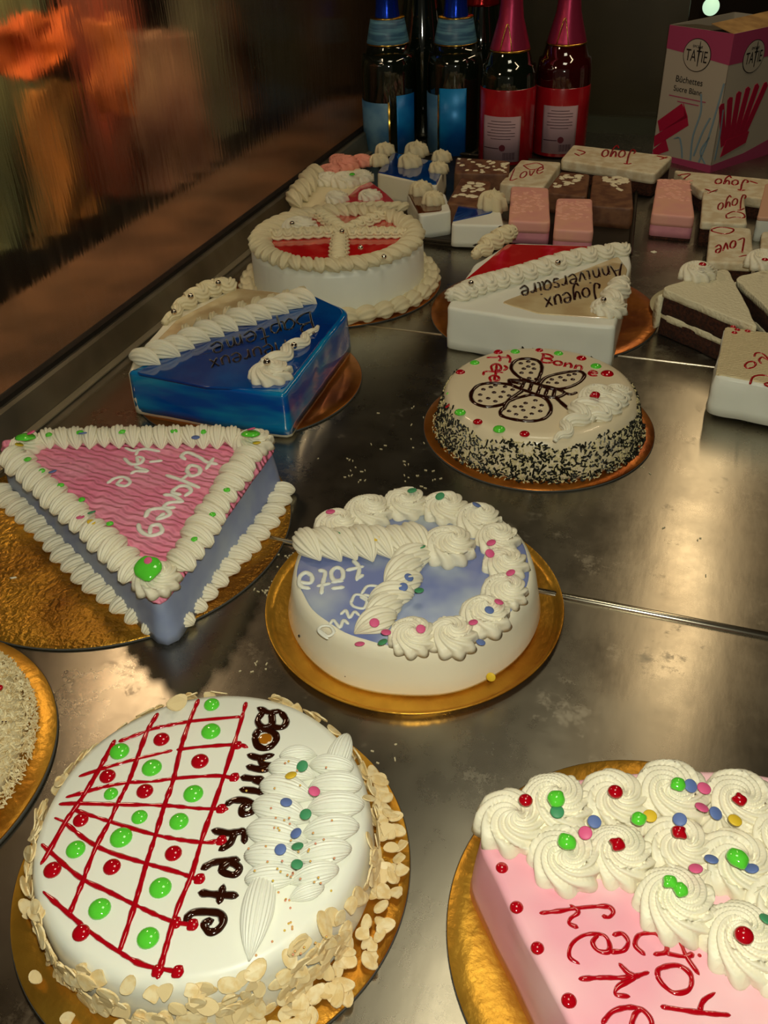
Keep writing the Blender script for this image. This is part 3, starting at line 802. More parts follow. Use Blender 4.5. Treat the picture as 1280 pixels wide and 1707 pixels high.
shell_row(c, e3, 11, ZQ-.001, 23, SHELL, face=PI/2-.3, wid=.8)
for i, (x, y, r) in enumerate([(262, 970, 40), (423, 742, 34), (48, 745, 30)]):
    c.put('rosette', ROSP[0], x, y, ZQ, r, None, rot=i*2, zs=.85)
    gel(c, 'g', (246, 418, 43)[i], (948, 724, 730)[i], ZQ+.016, (24, 16, 17)[i], 1, .8, (.2, -.2))
    disc(c, 'pink', (247, 419, 52)[i], (935, 716, 722)[i], ZQ+.021, 7)
for x, y in ((46, 766), (70, 785), (101, 809), (136, 833), (183, 873), (81, 725), (133, 721), (204, 720), (290, 719), (339, 720), (397, 778), (378, 817), (354, 858), (324, 899)):
    gel(c, 'g', x, y, ZQ+.011, 6, 1)
for k, x, y in (('blue', 88, 787), ('green', 153, 855), ('pink', 134, 863), ('yellow', 152, 871), ('blue', 326, 730), ('yellow', 428, 739), ('blue', 138, 723), ('yellow', 32, 742)): disc(c, k, x, y, ZQ+.011, 7)
KQ = .390625
T = [[(790, 195), (775, 180), (800, 165), (850, 185), (880, 205), (925, 215)], [(910, 190), (880, 235)], [(795, 240), (815, 220), (850, 230), (850, 255), (815, 265), (795, 240)], [(710, 262), (780, 285), (850, 315)], [(800, 262), (770, 285)],
     [(790, 350), (815, 330), (800, 310), (765, 310), (735, 335), (770, 345)], [(700, 345), (740, 350), (780, 375)], [(780, 375), (720, 380), (700, 400), (745, 400)], [(620, 440), (640, 410), (700, 405), (725, 430), (670, 450), (700, 425)], [(590, 470), (600, 500), (640, 520), (690, 505), (680, 475), (645, 480), (640, 510)]]
T2 = [[(535, 145), (570, 158), (620, 150), (680, 160)], [(590, 150), (580, 175)], [(530, 190), (560, 215), (600, 210), (610, 190), (585, 185), (590, 210)], [(575, 225), (630, 245), (580, 245), (560, 255)], [(640, 205), (690, 200)], [(460, 295), (490, 275), (530, 270), (555, 290), (535, 308), (500, 300), (520, 280)], [(880, 205), (885, 200)]]
c.strokes('lettering', [[(x*KQ, 690+y*KQ) for x, y in l] for l in T], ZQ, .0021, CREAM_W, label='white piped word Joyeuse')
c.strokes('lettering', [[(x*KQ, 690+y*KQ) for x, y in l] for l in T2[:-1]], ZQ, .0018, CREAM_W, label='white piped word Fête')
b1 = [(-5, 822), (60, 875), (120, 940), (190, 1000), (274, 1056)]
shell_row(c, b1, 15, .0005, 19, SHELL, face=-PI/2-.1, wid=.92)
b2 = [(292, 1052), (350, 985), (400, 930), (450, 870), (474, 815)]
shell_row(c, b2, 12, .0005, 19, SHELL, face=-PI/2+.1, wid=.9)

# ---- butterfly cake
BC = (-.123, .779)
board('cake_board', BC, .1135, 'round copper gold card under the butterfly cake', COPPER)
c = Cake('butterfly_cake', BC, 'round cake with a chocolate butterfly drawn on beige icing and sprinkled sides', z0=HB)
ZB = .041+HB
BEI = mat('beige_icing', S((230, 214, 180)), .3, coat=.3, bump=.1, bscale=40)
c.part('icing', lathe([(.099, 0), (.0995, .006), (.0975, .02), (.0945, .031), (.091, .038), (.087, .0405), (.08, .0410), (.003, .0410)], 112, .012), BEI)
def vprof(z):
    pr_ = [(.0, .0993), (.006, .0998), (.02, .0978), (.031, .0948), (.038, .0913), (.05, .085)]
    for (z0, r0), (z1, r1) in zip(pr_, pr_[1:]):
        if z <= z1: return r0+(r1-r0)*(z-z0)/(z1-z0)+.0003
    return .085


VERM = mat('dark_vermicelli', S((24, 24, 14)), .5); 
for nm, mm, N, sd, ln_, rd in (('chocolate_vermicelli', VERM, 2100, 5, .0044, .0009), ('white_vermicelli', mat('pale_vermicelli', S((214, 200, 150)), .6), 3000, 6, .0030, .00055)):
    rnd = random.Random(sd); b = MB()
    for i in range(N):
        a = rnd.uniform(0, 2*PI); z = rnd.uniform(.0, .0345+.003*math.sin(a*7)+.0015*math.sin(a*17))
        if 1.0 < a < 2.2 and rnd.random() < .5: continue
        R = vprof(z)
        if rnd.random() < .12: z = .001; R = rnd.uniform(.100, .105)
        p = Vector((math.cos(a)*R, math.sin(a)*R, z)); th = rnd.uniform(0, PI)
        d = Vector((-math.sin(a), math.cos(a), 0))*math.cos(th)+Vector((math.cos(a)*-.25, math.sin(a)*-.25, 1))*math.sin(th) + Vector((math.cos(a), math.sin(a), 0))*rnd.uniform(-.3, .4)
        d = d.normalized()*ln_*rnd.uniform(.6, 1.2)/2
        S1 = d.cross(Vector((math.cos(a), math.sin(a), .2))).normalized()*rd; S2 = d.cross(S1).normalized()*rd
        q = [p-d+S1, p-d+S2, p-d-S1, p-d-S2, p+d+S1, p+d+S2, p+d-S1, p+d-S2]
        q = [Vector((u.x, u.y, max(u.z, .0001))) for u in q]
        b.add(q, [(3, 2, 1, 0), (4, 5, 6, 7), (0, 1, 5, 4), (1, 2, 6, 5), (2, 3, 7, 6), (3, 0, 4, 7)])
    c.part(nm, b, mm, False, kind='stuff')
G = lambda x, y: (720+x*.2969, 570+y*.2969)
W = [[(575, 225), (500, 205), (445, 150), (470, 105), (540, 95), (600, 110), (617, 150), (595, 215)], [(600, 240), (640, 200), (730, 175), (820, 165), (855, 185), (830, 225), (760, 258), (680, 265), (615, 250)],
     [(500, 265), (430, 240), (340, 232), (260, 245), (220, 290), (235, 340), (310, 365), (400, 350), (440, 320), (510, 272)], [(400, 380), (430, 335), (500, 310), (570, 298), (640, 320), (668, 375), (640, 425), (570, 445), (480, 440), (400, 420), (383, 395), (400, 370)],
     [(430, 212), (520, 220), (600, 240), (690, 262), (745, 288), (700, 312), (620, 305), (540, 280), (450, 245), (430, 212)], [(440, 225), (500, 235)], [(520, 222), (500, 260)], [(560, 232), (545, 278)], [(610, 245), (590, 295)], [(650, 258), (635, 300)], [(690, 265), (680, 310)],
     [(745, 288), (780, 295), (812, 284)], [(690, 308), (730, 345), (770, 380)], [(600, 225), (580, 205)], [(575, 235), (600, 215)]]
c.strokes('chocolate_butterfly', [[G(*p) for p in l] for l in W], ZB, .0023, CHOC, label='butterfly outline piped in chocolate')
for x, y in ((498, 122), (540, 112), (568, 127), (515, 152), (502, 175), (555, 175), (572, 152), (545, 205), (540, 140), (672, 212), (720, 200), (768, 188), (800, 182), (652, 230), (700, 232), (745, 217), (790, 212), (288, 268), (270, 298), (315, 318), (348, 285), (400, 282), (355, 245), (410, 253), (452, 270), (432, 303), (355, 335), (270, 333), (330, 255), (385, 310),
             (525, 345), (465, 365), (432, 390), (472, 408), (512, 385), (525, 425), (560, 405), (570, 370), (615, 357), (607, 390), (580, 330), (500, 365)):
    gel(c, 'c', *G(x, y), ZB-.0003, 4.2)
for k, x, y, r in (('r', 372, 60, 27), ('r', 602, 50, 24), ('r', 838, 95, 30), ('r', 160, 172, 28), ('r', 983, 182, 38), ('r', 257, 450, 28), ('r', 520, 518, 30), ('g', 467, 58, 28), ('g', 710, 68, 28), ('g', 240, 120, 28), ('g', 920, 140, 32), ('g', 158, 397, 33), ('g', 377, 492, 36)):
    gel(c, k, *G(x, y), ZB-.0008, r*.2969)
c.strokes('gel_smear', [[G(140, 255), G(110, 275), G(85, 292)]], ZB-.003, .0013, GGEL, label='smeared green gel at the rim')
c.strokes('gel_smear', [[G(135, 315), G(110, 340), G(78, 368)]], ZB-.004, .0015, RGEL, label='smeared red gel at the rim')
c.strokes('lettering', [[G(*p) for p in l] for l in write_px('Bonn', (600, 110), (845, 160), (18, -45))+write_px('e', (872, 185), (925, 195), (22, -48))], ZB, .0016, RGEL, label='red gel word Bonne', n=5)
c.strokes('lettering', [[G(*p) for p in l] for l in write_px('F', (315, 75), (320, 115), (120, -2))+write_px('ê', (335, 118), (330, 165), (100, 10))+write_px('t', (290, 150), (285, 190), (120, 5))+write_px('e', (325, 185), (322, 222), (95, 5))], ZB, .0016, RGEL, label='red gel word Fête', n=5)
L1 = [c.L(*G(x, y), ZB) for x, y in ((690, 558), (760, 500), (830, 420), (900, 360), (950, 330))]
c.part('cream_ruffle', ruffle(L1, .009, 4, .0075, 9, .13, (.04, .5, .9, 1, .9)), CREAM, label='cream ruffle running to a point at the rim')
L1 = [c.L(*G(x, y), ZB-.001) for x, y in ((900, 460), (960, 400), (1010, 350), (1060, 280))]
c.part('cream_ruffle', ruffle(L1, .008, 4, .0075, 9, .13, (.5, 1, 1, .4)), CREAM, label='short cream ruffle at the right rim')
c.put('rosette', ROS[1], *G(930, 330), ZB+.002, 110*.2969, None, rot=1, zs=.9); c.put('rosette', ROS[2], *G(1040, 300), ZB, 80*.2969, None, rot=2, zs=.8)
gel(c, 'r', *G(915, 300), ZB+.016, 9, 2, 1.2)

# ---- blue glazed cake
board('cake_board', (-.446, .787), .1245, 'round thin gold card under the blue glazed cake', COPPER)
c = Cake('blue_cake', (-.44, .79), 'glossy blue glazed cake with a cream rope and black writing beside the glass', z0=HB)
ZE = .048+HB
opx = [(212, 619), (345, 642), (474, 658), (583, 517), (518, 489), (395, 474), (285, 520), (222, 590)]
P = [c.L(x, y, ZE) for x, y in opx]
c.part('icing', prism(round_poly(P, [.004, .001, .004, .016, .02, .02, .01, .008]), 0, .045, .003, .002, .004, .0008, 5), CREAM)
bl = [c.L(x, y, ZE) for x, y in [(212, 619), (345, 643), (474, 659), (584, 517), (518, 491), (400, 530)]]
c.part('blue_glaze', prism(round_poly(bl, [.004, .001, .004, .016, .006, .001]), .003, .048, .004, .0018, .004, .001, 5), BLUE_SIDE, label='streaky blue glaze')
tp = [c.L(x, y, ZE) for x, y in [(225, 622), (345, 646), (472, 650), (575, 518), (520, 492), (400, 535)]]
c.part('glaze_top', prism(round_poly(tp, [.006, .001, .008, .014, .006, .001]), .046, .0487, .0012, 0, .004, .0003, 1), BLUE_GLAZE, label='shiny dark blue top')
bg = [c.L(x, y, ZE) for x, y in [(228, 598), (295, 530), (395, 478), (505, 490), (400, 545), (250, 612)]]
c.part('beige_glaze', prism(round_poly(bg, .006), .040, .0468, .0015, 0, .004, .0003, 1), BEIGE_GLAZE, label='beige half of the top')
shell_row(c, [(226, 612), (280, 590), (350, 558), (430, 530), (515, 500)], 11, ZE-.001, 20, SHELL, face=PI/2+.5, wid=.75)
shell_row(c, [(300, 560), (370, 530), (450, 505), (515, 490)], 9, ZE-.001, 12, SHELLY, face=.8)
L1 = [c.L(x, y, ZE-.001) for x, y in ((275, 540), (310, 510), (345, 490), (385, 480))]
c.part('cream_ruffle', ruffle(L1, .006, 5, .0085, 9, .13, (.25, .8, 1, .9)), CREAM_Y, label='ridge of cream along the back edge')
L1 = [c.L(x, y, ZE) for x, y in ((445, 618), (470, 598), (495, 580), (515, 562), (530, 545))]
c.part('cream_ruffle', ruffle(L1, .006, 3, .0070, 9, .13, (1, .9, .8, .5, .05)), CREAM, label='cream shell ending in a point')
c.put('rosette', ROS[0], 452, 628, ZE, 37, None, rot=2.2, zs=.8)
for x, y, z, r in ((445, 604, ZE+.016, 6.5), (490, 576, ZE+.012, 5.5), (364, 472, ZE+.017, 5), (318, 494, ZE+.017, 5), (290, 520, ZE+.014, 5), (410, 515, ZE, 3), (522, 555, ZE+.003, 3)):
    c.put('silver_bead', BEAD, x, y, z, r, None, label='silver bead')
c.strokes('lettering', write_px('Bapteme', (520, 519), (350, 574), (8, 30)), ZE+.0010, .0014, BLACKG, n=5, label='black gel word Bapteme')
c.strokes('lettering', write_px('Heureux', (478, 566), (348, 600), (7, 27)), ZE+.0010, .0013, BLACKG, n=5, label='black gel word Heureux')

# ---- cream cake with congratulation writing
board('cake_board', (-.169, 1.046), .1385, 'round copper card under the cream Joyeux Anniversaire cake', COPPER)
c = Cake('birthday_cake', (-.16, 1.03), 'cream half cake reading Joyeux Anniversaire with a red glazed corner', z0=HB)
ZA = .050+HB
P = [c.L(x, y, ZA) for x, y in [(744, 512), (880, 533), (1026, 545), (1053, 440), (1046, 412), (850, 404), (790, 440)]]
c.part('icing', prism(round_poly(P, [.006, .001, .004, .004, .02, .02, .01]), 0, .050, .004, .001, .004, .001, 5), CREAM_W)
P = [c.L(x, y, ZA) for x, y in [(772, 470), (845, 408), (985, 412), (860, 452)]]
c.part('red_glaze', prism(round_poly(P, .004), .0495, .0512, .001, 0, .004, .0003, 1), RED_GLAZE, label='red glazed corner')
P = [c.L(x, y, ZA) for x, y in [(835, 505), (1030, 428), (1046, 450), (1024, 532), (900, 524)]]
c.part('clear_glaze', prism(round_poly(P, .006), .0495, .0510, .001, 0, .004, .0003, 1), BEIGE_GLAZE, label='glossy beige glaze under the writing')
L1 = [c.L(x, y, ZA) for x, y in ((756, 500), (800, 482), (870, 462), (950, 437), (1040, 420))]
c.part('cream_ruffle', ruffle(L1, .009, 13, .0085, 9, .13, (.8, 1, .95, .9, .8)), CREAM, label='thick cream rope across the cake')
L1 = [c.L(x, y, ZA) for x, y in ((795, 430), (815, 412), (838, 398), (850, 390))]
c.part('cream_ruffle', ruffle(L1, .006, 4, .0085, 9, .13, (.6, 1, 1, .8)), CREAM_Y, label='cream ridge on the far corner')
L1 = [c.L(x, y, ZA) for x, y in ((1000, 525), (1020, 505), (1030, 485), (1036, 470))]
c.part('cream_ruffle', ruffle(L1, .008, 3, .0085, 9, .13, (.7, 1, .9, .5)), CREAM)
c.put('rosette', ROS[1], 1014, 518, ZA, 30, None, rot=1.2, zs=.8)
for x, y, z, r in ((785, 472, ZA+.016, 5), (930, 438, ZA+.016, 5), (1006, 500, ZA+.015, 5)): c.put('silver_bead', BEAD, x, y, z, r, None, label='silver bead')
c.strokes('lettering', write_px('Anniversaire', (1036, 438), (866, 478), (5, 28)), ZA+.0012, .0015, CHOC, n=5, label='chocolate word Anniversaire')
c.strokes('lettering', write_px('Joyeux', (1000, 474), (906, 497), (6, 30)), ZA+.0012, .0015, CHOC, n=5, label='chocolate word Joyeux')

# ---- red and white round cake
RC = (-.445, 1.062)
board('cake_board', (-.449, 1.066), .137, 'round card under the tall round cake with red glaze', COPPER)
c = Cake('red_round_cake', RC, 'tall round white cake with red glaze panes between cream ropes beside the glass', z0=HB)
ZR = .060
c.part('icing', lathe([(.1125, 0), (.1125, .004), (.1120, .052), (.110, .057), (.106, .0595), (.09, .0600), (.003, .0600)], 112, .012), CREAM_W)
c.part('red_glaze', lathe([(.098, .0595), (.098, .0612), (.094, .0618), (.003, .0618)], 80), RED_GLAZE, label='red glazed top')
ANG = lambda d: (math.cos(math.radians(d)), math.sin(math.radians(d)))
n = 40
for i in range(n):
    a = 2*PI*i/n; link('shell', SHELLY, None, c.root, (.0995*math.cos(a), .0995*math.sin(a), ZR-.001), (0, random.uniform(-.1, .1), a+PI+.5+random.uniform(-.2, .2)), (.0140, .0095, .0100))
for i in range(32):
    a = 2*PI*i/32+.05
    link('base_shell', SHELLY, None, c.root, (.1215*math.cos(a), .1215*math.sin(a), .001), (0, 0, a+PI/2+random.uniform(-.2, .2)), (.0135, .0125, .0120))
for (p, q, nn) in (((-.085, -.020), (.0, .015), 7), ((.010, .010), (.085, .030), 7), ((.004, .0), (.035, -.085), 7), ((.0, .02), (-.055, .075), 6), ((.004, .02), (.03, .088), 5)):
    b = [Vector((p[0], p[1], ZR+.001)), Vector(((p[0]+q[0])/2, (p[1]+q[1])/2, ZR+.001)), Vector((q[0], q[1], ZR+.001))]
    c.part('cream_rope', ruffle(b, .0065, nn, .0068, 8, .15, (.9, 1, .9)), CREAM_Y)
for px, py in ((570, 388), (640, 430), (487, 375), (601, 415)):
    c.put('silver_bead', BEAD, px, py-2, ZR+.016, 4.5, None, label='silver bead')
c.put('rosette', ROS[0], 500, 382, ZR+.004, 30, None, rot=1, zs=.8)
c.strokes('lettering', write_px('Joyeux', (556, 396), (486, 408), (4, 16))+write_px('Fete', (548, 408), (490, 418), (4, 16)), ZR+.002, .0011, CHOC, n=4, label='dark gel scribble')

# ---- coconut cake cut by the left border of the photo
board('cake_board', (-.462, .236), .1252, 'gold card of the coconut cake at the lower left edge', GOLD, h=.004)
CC = (-.468, .236)
c = Cake('coconut_cake', CC, 'white cake with a thick coconut crumb side at the lower left edge', z0=.004)
c.part('icing', lathe([(.112, 0), (.110, .010), (.103, .027), (.093, .038), (.082, .0435), (.07, .044), (.003, .044)], 96, .012), CREAM_Y)
rnd = random.Random(4)
for nm, N, m in (('coconut_flakes', 6500, mat('toasted_coconut', S((214, 190, 138)), .8, col2=S((236, 224, 184)), nscale=300)),):
    b = MB()
    for i in range(N):
        a = rnd.uniform(-1.5, 1.6); t = rnd.random(); pr_ = [(.1175, .0), (.1125, .010), (.105, .026), (.096, .037), (.085, .0437), (.074, .0444)]
        k = min(int(t*5), 4); u = t*5-k; R = pr_[k][0]*(1-u)+pr_[k+1][0]*u; z = pr_[k][1]*(1-u)+pr_[k+1][1]*u
        p = Vector((math.cos(a)*R, math.sin(a)*R, z)); d = Vector((rnd.uniform(-1, 1), rnd.uniform(-1, 1), rnd.uniform(-.6, .6))).normalized()*rnd.uniform(.0012, .0026)
        S1 = d.orthogonal().normalized()*.0006; S2 = d.cross(S1).normalized()*.0004
        q = [p-d+S1, p-d+S2, p-d-S1, p-d-S2, p+d+S1, p+d+S2, p+d-S1, p+d-S2]; q = [Vector((x.x, x.y, max(x.z, .0002))) for x in q]
        b.add(q, [(3, 2, 1, 0), (4, 5, 6, 7), (0, 1, 5, 4), (1, 2, 6, 5), (2, 3, 7, 6), (3, 0, 4, 7)])
    c.part(nm, b, m, False, kind='stuff')
gel(c, 'r', -2, 1147, .0485, 7)
for x, y in ((4, 1203), (10, 1203), (-3, 1200), (30, 1300)): c.put('chocolate_speck', DROPS['c'][0], x, y, .0478, 1.6, None)

# ---- tall small cake behind the red round one
c = Cake('rosette_cake', (-.50, 1.42), 'small cake with pink and white rosettes and pinkish red glaze behind the red round cake', z0=0)
ZF = .045
P = [c.L(x, y, ZF) for x, y in [(478, 352), (500, 318), (530, 285), (560, 268), (594, 270), (632, 320), (668, 349)]]
c.part('icing', prism(round_poly(P, .015), 0, ZF, .004, .001, .005, .001, 4), CREAM_Y)
P = [c.L(x, y, ZF) for x, y in [(560, 346), (598, 312), (618, 304), (644, 324), (668, 347)]]
c.part('red_glaze', prism(round_poly(P, .004), ZF-.001, ZF+.0015, .001, 0, .004, .0003, 1), mat('rosy_glaze', S((214, 60, 72)), .15, coat=1), label='rosy red glaze')
PR = mat('salmon_cream', S((238, 158, 136)), .5, bump=.3)
for i, (x, y, r) in enumerate([(575, 272, 25), (550, 284, 22), (604, 266, 20), (565, 262, 16)]): c.put('rosette', ROSP[0], x, y+6, ZF, r, PR, rot=i, zs=.9, label='salmon pink rosette')
for i, (x, y, r) in enumerate([(575, 302, 26), (603, 295, 20), (562, 330, 20), (617, 326, 20), (545, 300, 22)]): c.put('rosette', ROS[i % 3], x, y+4, ZF+.001, r, None, rot=i*1.3, zs=.9)
shell_row(c, [(488, 345), (510, 315), (530, 292)], 6, ZF, 18, SHELLY, face=.8)
shell_row(c, [(570, 350), (620, 349), (680, 350)], 8, ZF, 10, SHELLY, face=.8)
gel(c, 'g', 587, 291, ZF+.017, 5)

# ================================================================ tray and slices at the back
c = Cake('serving_tray', (-.28, 1.50), 'dark low tray under the slices in front of the bottles', 'tray')
P = [c.L(x, y, 0.004) for x, y in [(698, 402), (800, 413), (1052, 432), (1066, 285), (760, 258), (625, 262), (650, 300)]]
TRM = mat('dark_tray', S((60, 54, 44)), .4, .6)
c.part('tray_base', prism(round_poly(P, .01), 0, .004, .001, 0, .01, 0, 1), TRM)
c.part('tray_rim', sweep([Vector((p.x, p.y, .007)) for p in catmull([Vector((q.x, q.y, .007)) for q in inset(ccw(round_poly(P, .012)), .002)], 1, True)], .0032, 8, closed=True), TRM)
ZT0 = .004


def slice_box(label, quad, h, m, z0=ZT0, name='cake_slice', bev=.003, side=None, group=None, wob=.0003, layers=None, cat='cake slice', r=.006):
    """quad: photo spots of the top face corners"""
    cs = [at(x, y, z0+h) for x, y in quad]; ctr = sum(cs, Vector())/len(cs)
    c = Cake(name, (ctr.x, ctr.y), label, cat, group, z0)
    P = [q-c.o for q in cs]
    if layers:
        for nm, a, b_, mm, ins in layers:
            O = inset(ccw([Vector((p.x, p.y)) for p in round_poly(P, r)]), ins)
            c.part(nm, prism(O, h*a, h*b_, min(bev, h*(b_-a)*.4), 0, .004, wob, 3, seed=a*9), mm)
    else:
        c.part('icing', prism(round_poly(P, r), 0, h, bev, .001, .004, wob, 4), m)
    c.h = z0+h
    return c


def rub(c, pts, z, r, m=None, nm='shaving', N=16, seed=1, lab=None):
    """scattered coconut or nut bits on a top, one stuff part"""
    rnd = random.Random(seed); b = MB(); cs = [c.L(x, y, z) for x, y in pts]
    for i in range(N):
        u, v_ = rnd.random(), rnd.random(); p = cs[0].lerp(cs[1], u).lerp(cs[3].lerp(cs[2], u), v_)
        s = rnd.uniform(.0018, .0036)*r; d = drop_mesh('x', .4, i, .5)
        a = rnd.uniform(0, 6); ca, sa = math.cos(a), math.sin(a)
        b.add([(p.x+s*(v0.co.x*1.5*ca-v0.co.y*sa), p.y+s*(v0.co.x*1.5*sa+v0.co.y*ca), p.z+s*v0.co.z-.0002) for v0 in d.vertices], [tuple(q.vertices) for q in d.polygons])
        bpy.data.meshes.remove(d)
    c.part(nm, b, m or COCO, kind='stuff', label=lab)


GS = 'cake slices on the tray and shelf at the back'
s = slice_box('blue glazed slice topped by three pairs of cream rosettes near the bottles', [(654, 254), (744, 274), (728, 310), (628, 289)], .042, CREAM, group=GS)
P = [s.L(x, y, s.h) for x, y in [(655, 255), (742, 274), (727, 309), (629, 288)]]
s.part('blue_glaze', prism(round_poly(P, .003), .028, .0435, .002, .0006, .004, .0005, 3), BLUE_GLAZE)
for i, (x, y, r) in enumerate([(642, 254, 14), (632, 272, 14), (694, 256, 17), (683, 276, 17), (736, 266, 14), (731, 285, 14)]): s.put('rosette', SMALL, x, y, s.h+.001, r*1.2, None, rot=i)

s = slice_box('chocolate slice with almond bits right beside the blue glazed slice', [(760, 262), (850, 268), (848, 290), (757, 288)], .036, CHOCI, group=GS)
rub(s, [(762, 264), (848, 270), (846, 288), (760, 286)], s.h, 1.2, N=26, seed=2)
s = slice_box('chocolate slice with pale flakes in front of the pink bottles\' left edge', [(768, 296), (820, 302), (806, 346), (744, 338)], .036, CHOCI, group=GS)
rub(s, [(775, 303), (812, 306), (796, 328), (752, 332)], s.h, 1.3, N=28, seed=3)
s = slice_box('white slice with caramel top and two joined rosettes behind the round cake', [(678, 322), (742, 322), (752, 352), (700, 360)], .034, CREAM_W, group=GS)
P = [s.L(x, y, s.h) for x, y in [(680, 323), (738, 324), (736, 352), (698, 356)]]
s.part('caramel_glaze', prism(round_poly(P, .004), .030, .0352, .001, 0, .004, .0005, 2), mat('dark_caramel', S((92, 40, 12)), .12, coat=1))
for i, (x, y, r) in enumerate([(702, 322, 20), (722, 338, 19)]): s.put('rosette', SMALL, x, y, s.h+.001, r, None, rot=i, zs=1.1)
s = slice_box('white and blue cup cake with a tall rosette in a fluted paper cup', [(765, 338), (832, 340), (840, 376), (752, 374)], .032, CREAM_W, r=.008, group=GS)
P = [s.L(x, y, s.h) for x, y in [(766, 338), (832, 342), (818, 356), (754, 370)]]
s.part('blue_glaze', prism(round_poly(P, .004), .029, .0334, .001, 0, .004, .0005, 2), BLUE_GLAZE)
s.put('rosette', SMALL, 820, 346, s.h, 25, None, rot=1, zs=1.2)
s.put('silver_bead', BEAD, 834, 381, s.h-.002, 4.5, None)
q = s.L(815, 402, .0)
cup = s.part('paper_cup', lathe([(.0165, 0), (.024, .016)], 60), mat('paper_cup', S((200, 190, 160)), .7)); cup.location = (q.x, q.y+.022, 0)
for v0 in cup.data.vertices:
    k = 1+.05*math.cos(30*math.atan2(v0.co.y, v0.co.x)); v0.co.x *= k; v0.co.y *= k

MGEL = mat('crimson_gel', S((168, 16, 24)), .15, coat=1)
s = slice_box('cream slice with red Love writing between the blue cup cake and brown slices', [(868, 266), (936, 270), (906, 312), (832, 306)], .030, CREAM_T, group=GS)
s.strokes('lettering', write_px('Love', (848, 302), (905, 288), (6, -20))+[[(872, 276), (895, 272), (905, 278), (885, 283), (872, 276)]], s.h, .0014, MGEL, n=4, label='red gel word Love')
s = slice_box('left one of two adjoining brown iced slices with pale nut bits', [(934, 286), (983, 290), (978, 328), (908, 320)], .030, CHOCI, group=GS)
rub(s, [(940, 290), (976, 293), (955, 306), (918, 314)], s.h, 1.3, N=26, seed=5)
s = slice_box('right one of two adjoining brown iced slices, its front face bare', [(988, 291), (1052, 297), (1056, 348), (982, 342)], .030, CHOCI, group=GS)
rub(s, [(1005, 294), (1040, 296), (1050, 306), (1010, 304)], s.h, 1.4, N=22, seed=6)
rub(s, [(1018, 300), (1045, 302), (1040, 318), (1022, 316)], s.h, 1.4, N=9, seed=7)

for lab, quad, rb, sd in (('left tall pink fondant slice in front of the brown slices', [(852, 310), (914, 313), (917, 371), (848, 368)], [(856, 316), (908, 318), (905, 352), (852, 356)], 8),
                          ('smaller pink fondant slice just right of the left pink one', [(928, 330), (987, 331), (989, 386), (923, 382)], [(932, 335), (984, 336), (982, 362), (930, 366)], 9),
                          ('pink fondant slice standing alone left of the cream Joyo slices', [(1096, 297), (1150, 300), (1158, 362), (1086, 356)], [(1100, 296), (1150, 300), (1148, 335), (1098, 335)], 10)):
    alone = 'alone' in lab
    s = slice_box(lab, quad, .036, PINKF, z0=0 if alone else ZT0, group='pink fondant slices', layers=[('base_layer', 0, .16, CHOCS, .0004), ('pink_side', .12, .9, PINKD, .0), ('pink_top', .55, 1, PINKF, -.0002)])
    rub(s, rb, s.h, 1.0, N=60, seed=sd, m=mat('pale_pink_shavings', S((240, 178, 158)), .7))

LAY = [('sponge', 0, .62, CHOCS, .0016), ('cream_top', .55, 1, CREAM_T, 0)]
s = slice_box('long cream loaf with red writing lying in front of the sugar box', [(955, 241), (1122, 260), (1092, 290), (934, 266)], .036, None, r=.008, layers=LAY, cat='cake loaf', group='cream loaves with chocolate sponge')
s.strokes('lettering', write_px('Joyo', (1060, 252), (1004, 250), (-6, 22))+[[(962, 250), (975, 254), (968, 258)], [(958, 256), (966, 260)], [(1095, 260), (1110, 264)], [(1100, 266), (1112, 262)]], s.h, .0018, MGEL, n=4, label='red gel writing')
s = slice_box('second cream loaf lying crosswise behind the right cream slices', [(1122, 283), (1300, 300), (1292, 334), (1168, 317)], .032, None, z0=0, r=.008, layers=LAY, cat='cake loaf', group='cream loaves with chocolate sponge')
s.strokes('lettering', write_px('Joyo', (1248, 302), (1192, 298), (-4, 16))+[[(1130, 292), (1150, 290), (1140, 298)], [(1250, 302), (1262, 306)]], s.h, .0017, MGEL, n=4, label='red gel writing')
LAY2 = [('sponge', 0, .8, CHOCS, .0014), ('cream_top', .7, 1, CREAM_T, 0)]
s = slice_box('cream slice with red Joyo writing and one heart, the farther of two in line', [(1172, 318), (1240, 322), (1246, 374), (1168, 370)], .034, None, z0=0, layers=LAY2, group='cream slices with red hearts')
s.strokes('lettering', write_px('Joyo', (1244, 326), (1196, 340), (-2, 22))+[[(1210, 358), (1222, 353), (1238, 356), (1240, 363), (1224, 362), (1212, 364), (1210, 358)], [(1175, 315), (1184, 318)], [(1180, 322), (1196, 316)]], s.h, .0014, MGEL, n=4, label='red gel writing')
s = slice_box('cream slice with a heart above Love writing, the nearer of two in line', [(1184, 376), (1252, 380), (1258, 440), (1178, 436)], .034, None, z0=0, layers=LAY2, group='cream slices with red hearts')
s.strokes('lettering', write_px('Love', (1242, 396), (1192, 410), (-2, 24))+[[(1186, 382), (1200, 379), (1222, 382), (1218, 388), (1206, 390), (1188, 386), (1186, 382)], [(1232, 428), (1245, 426), (1252, 432)]], s.h, .0014, MGEL, n=4, label='red gel writing')
slice_box('beige topped white slice at the right edge, farther of the pair', [(1276, 305), (1340, 310), (1345, 366), (1262, 362)], .034, None, z0=0, layers=[('base', 0, .9, CREAM_W, 0), ('top', .85, 1, mat('beige_fondant', S((214, 168, 140)), .5), 0)])
slice_box('cream slice at the right edge, nearer of the pair', [(1270, 385), (1340, 390), (1345, 440), (1266, 432)], .034, None, z0=0, layers=LAY2)

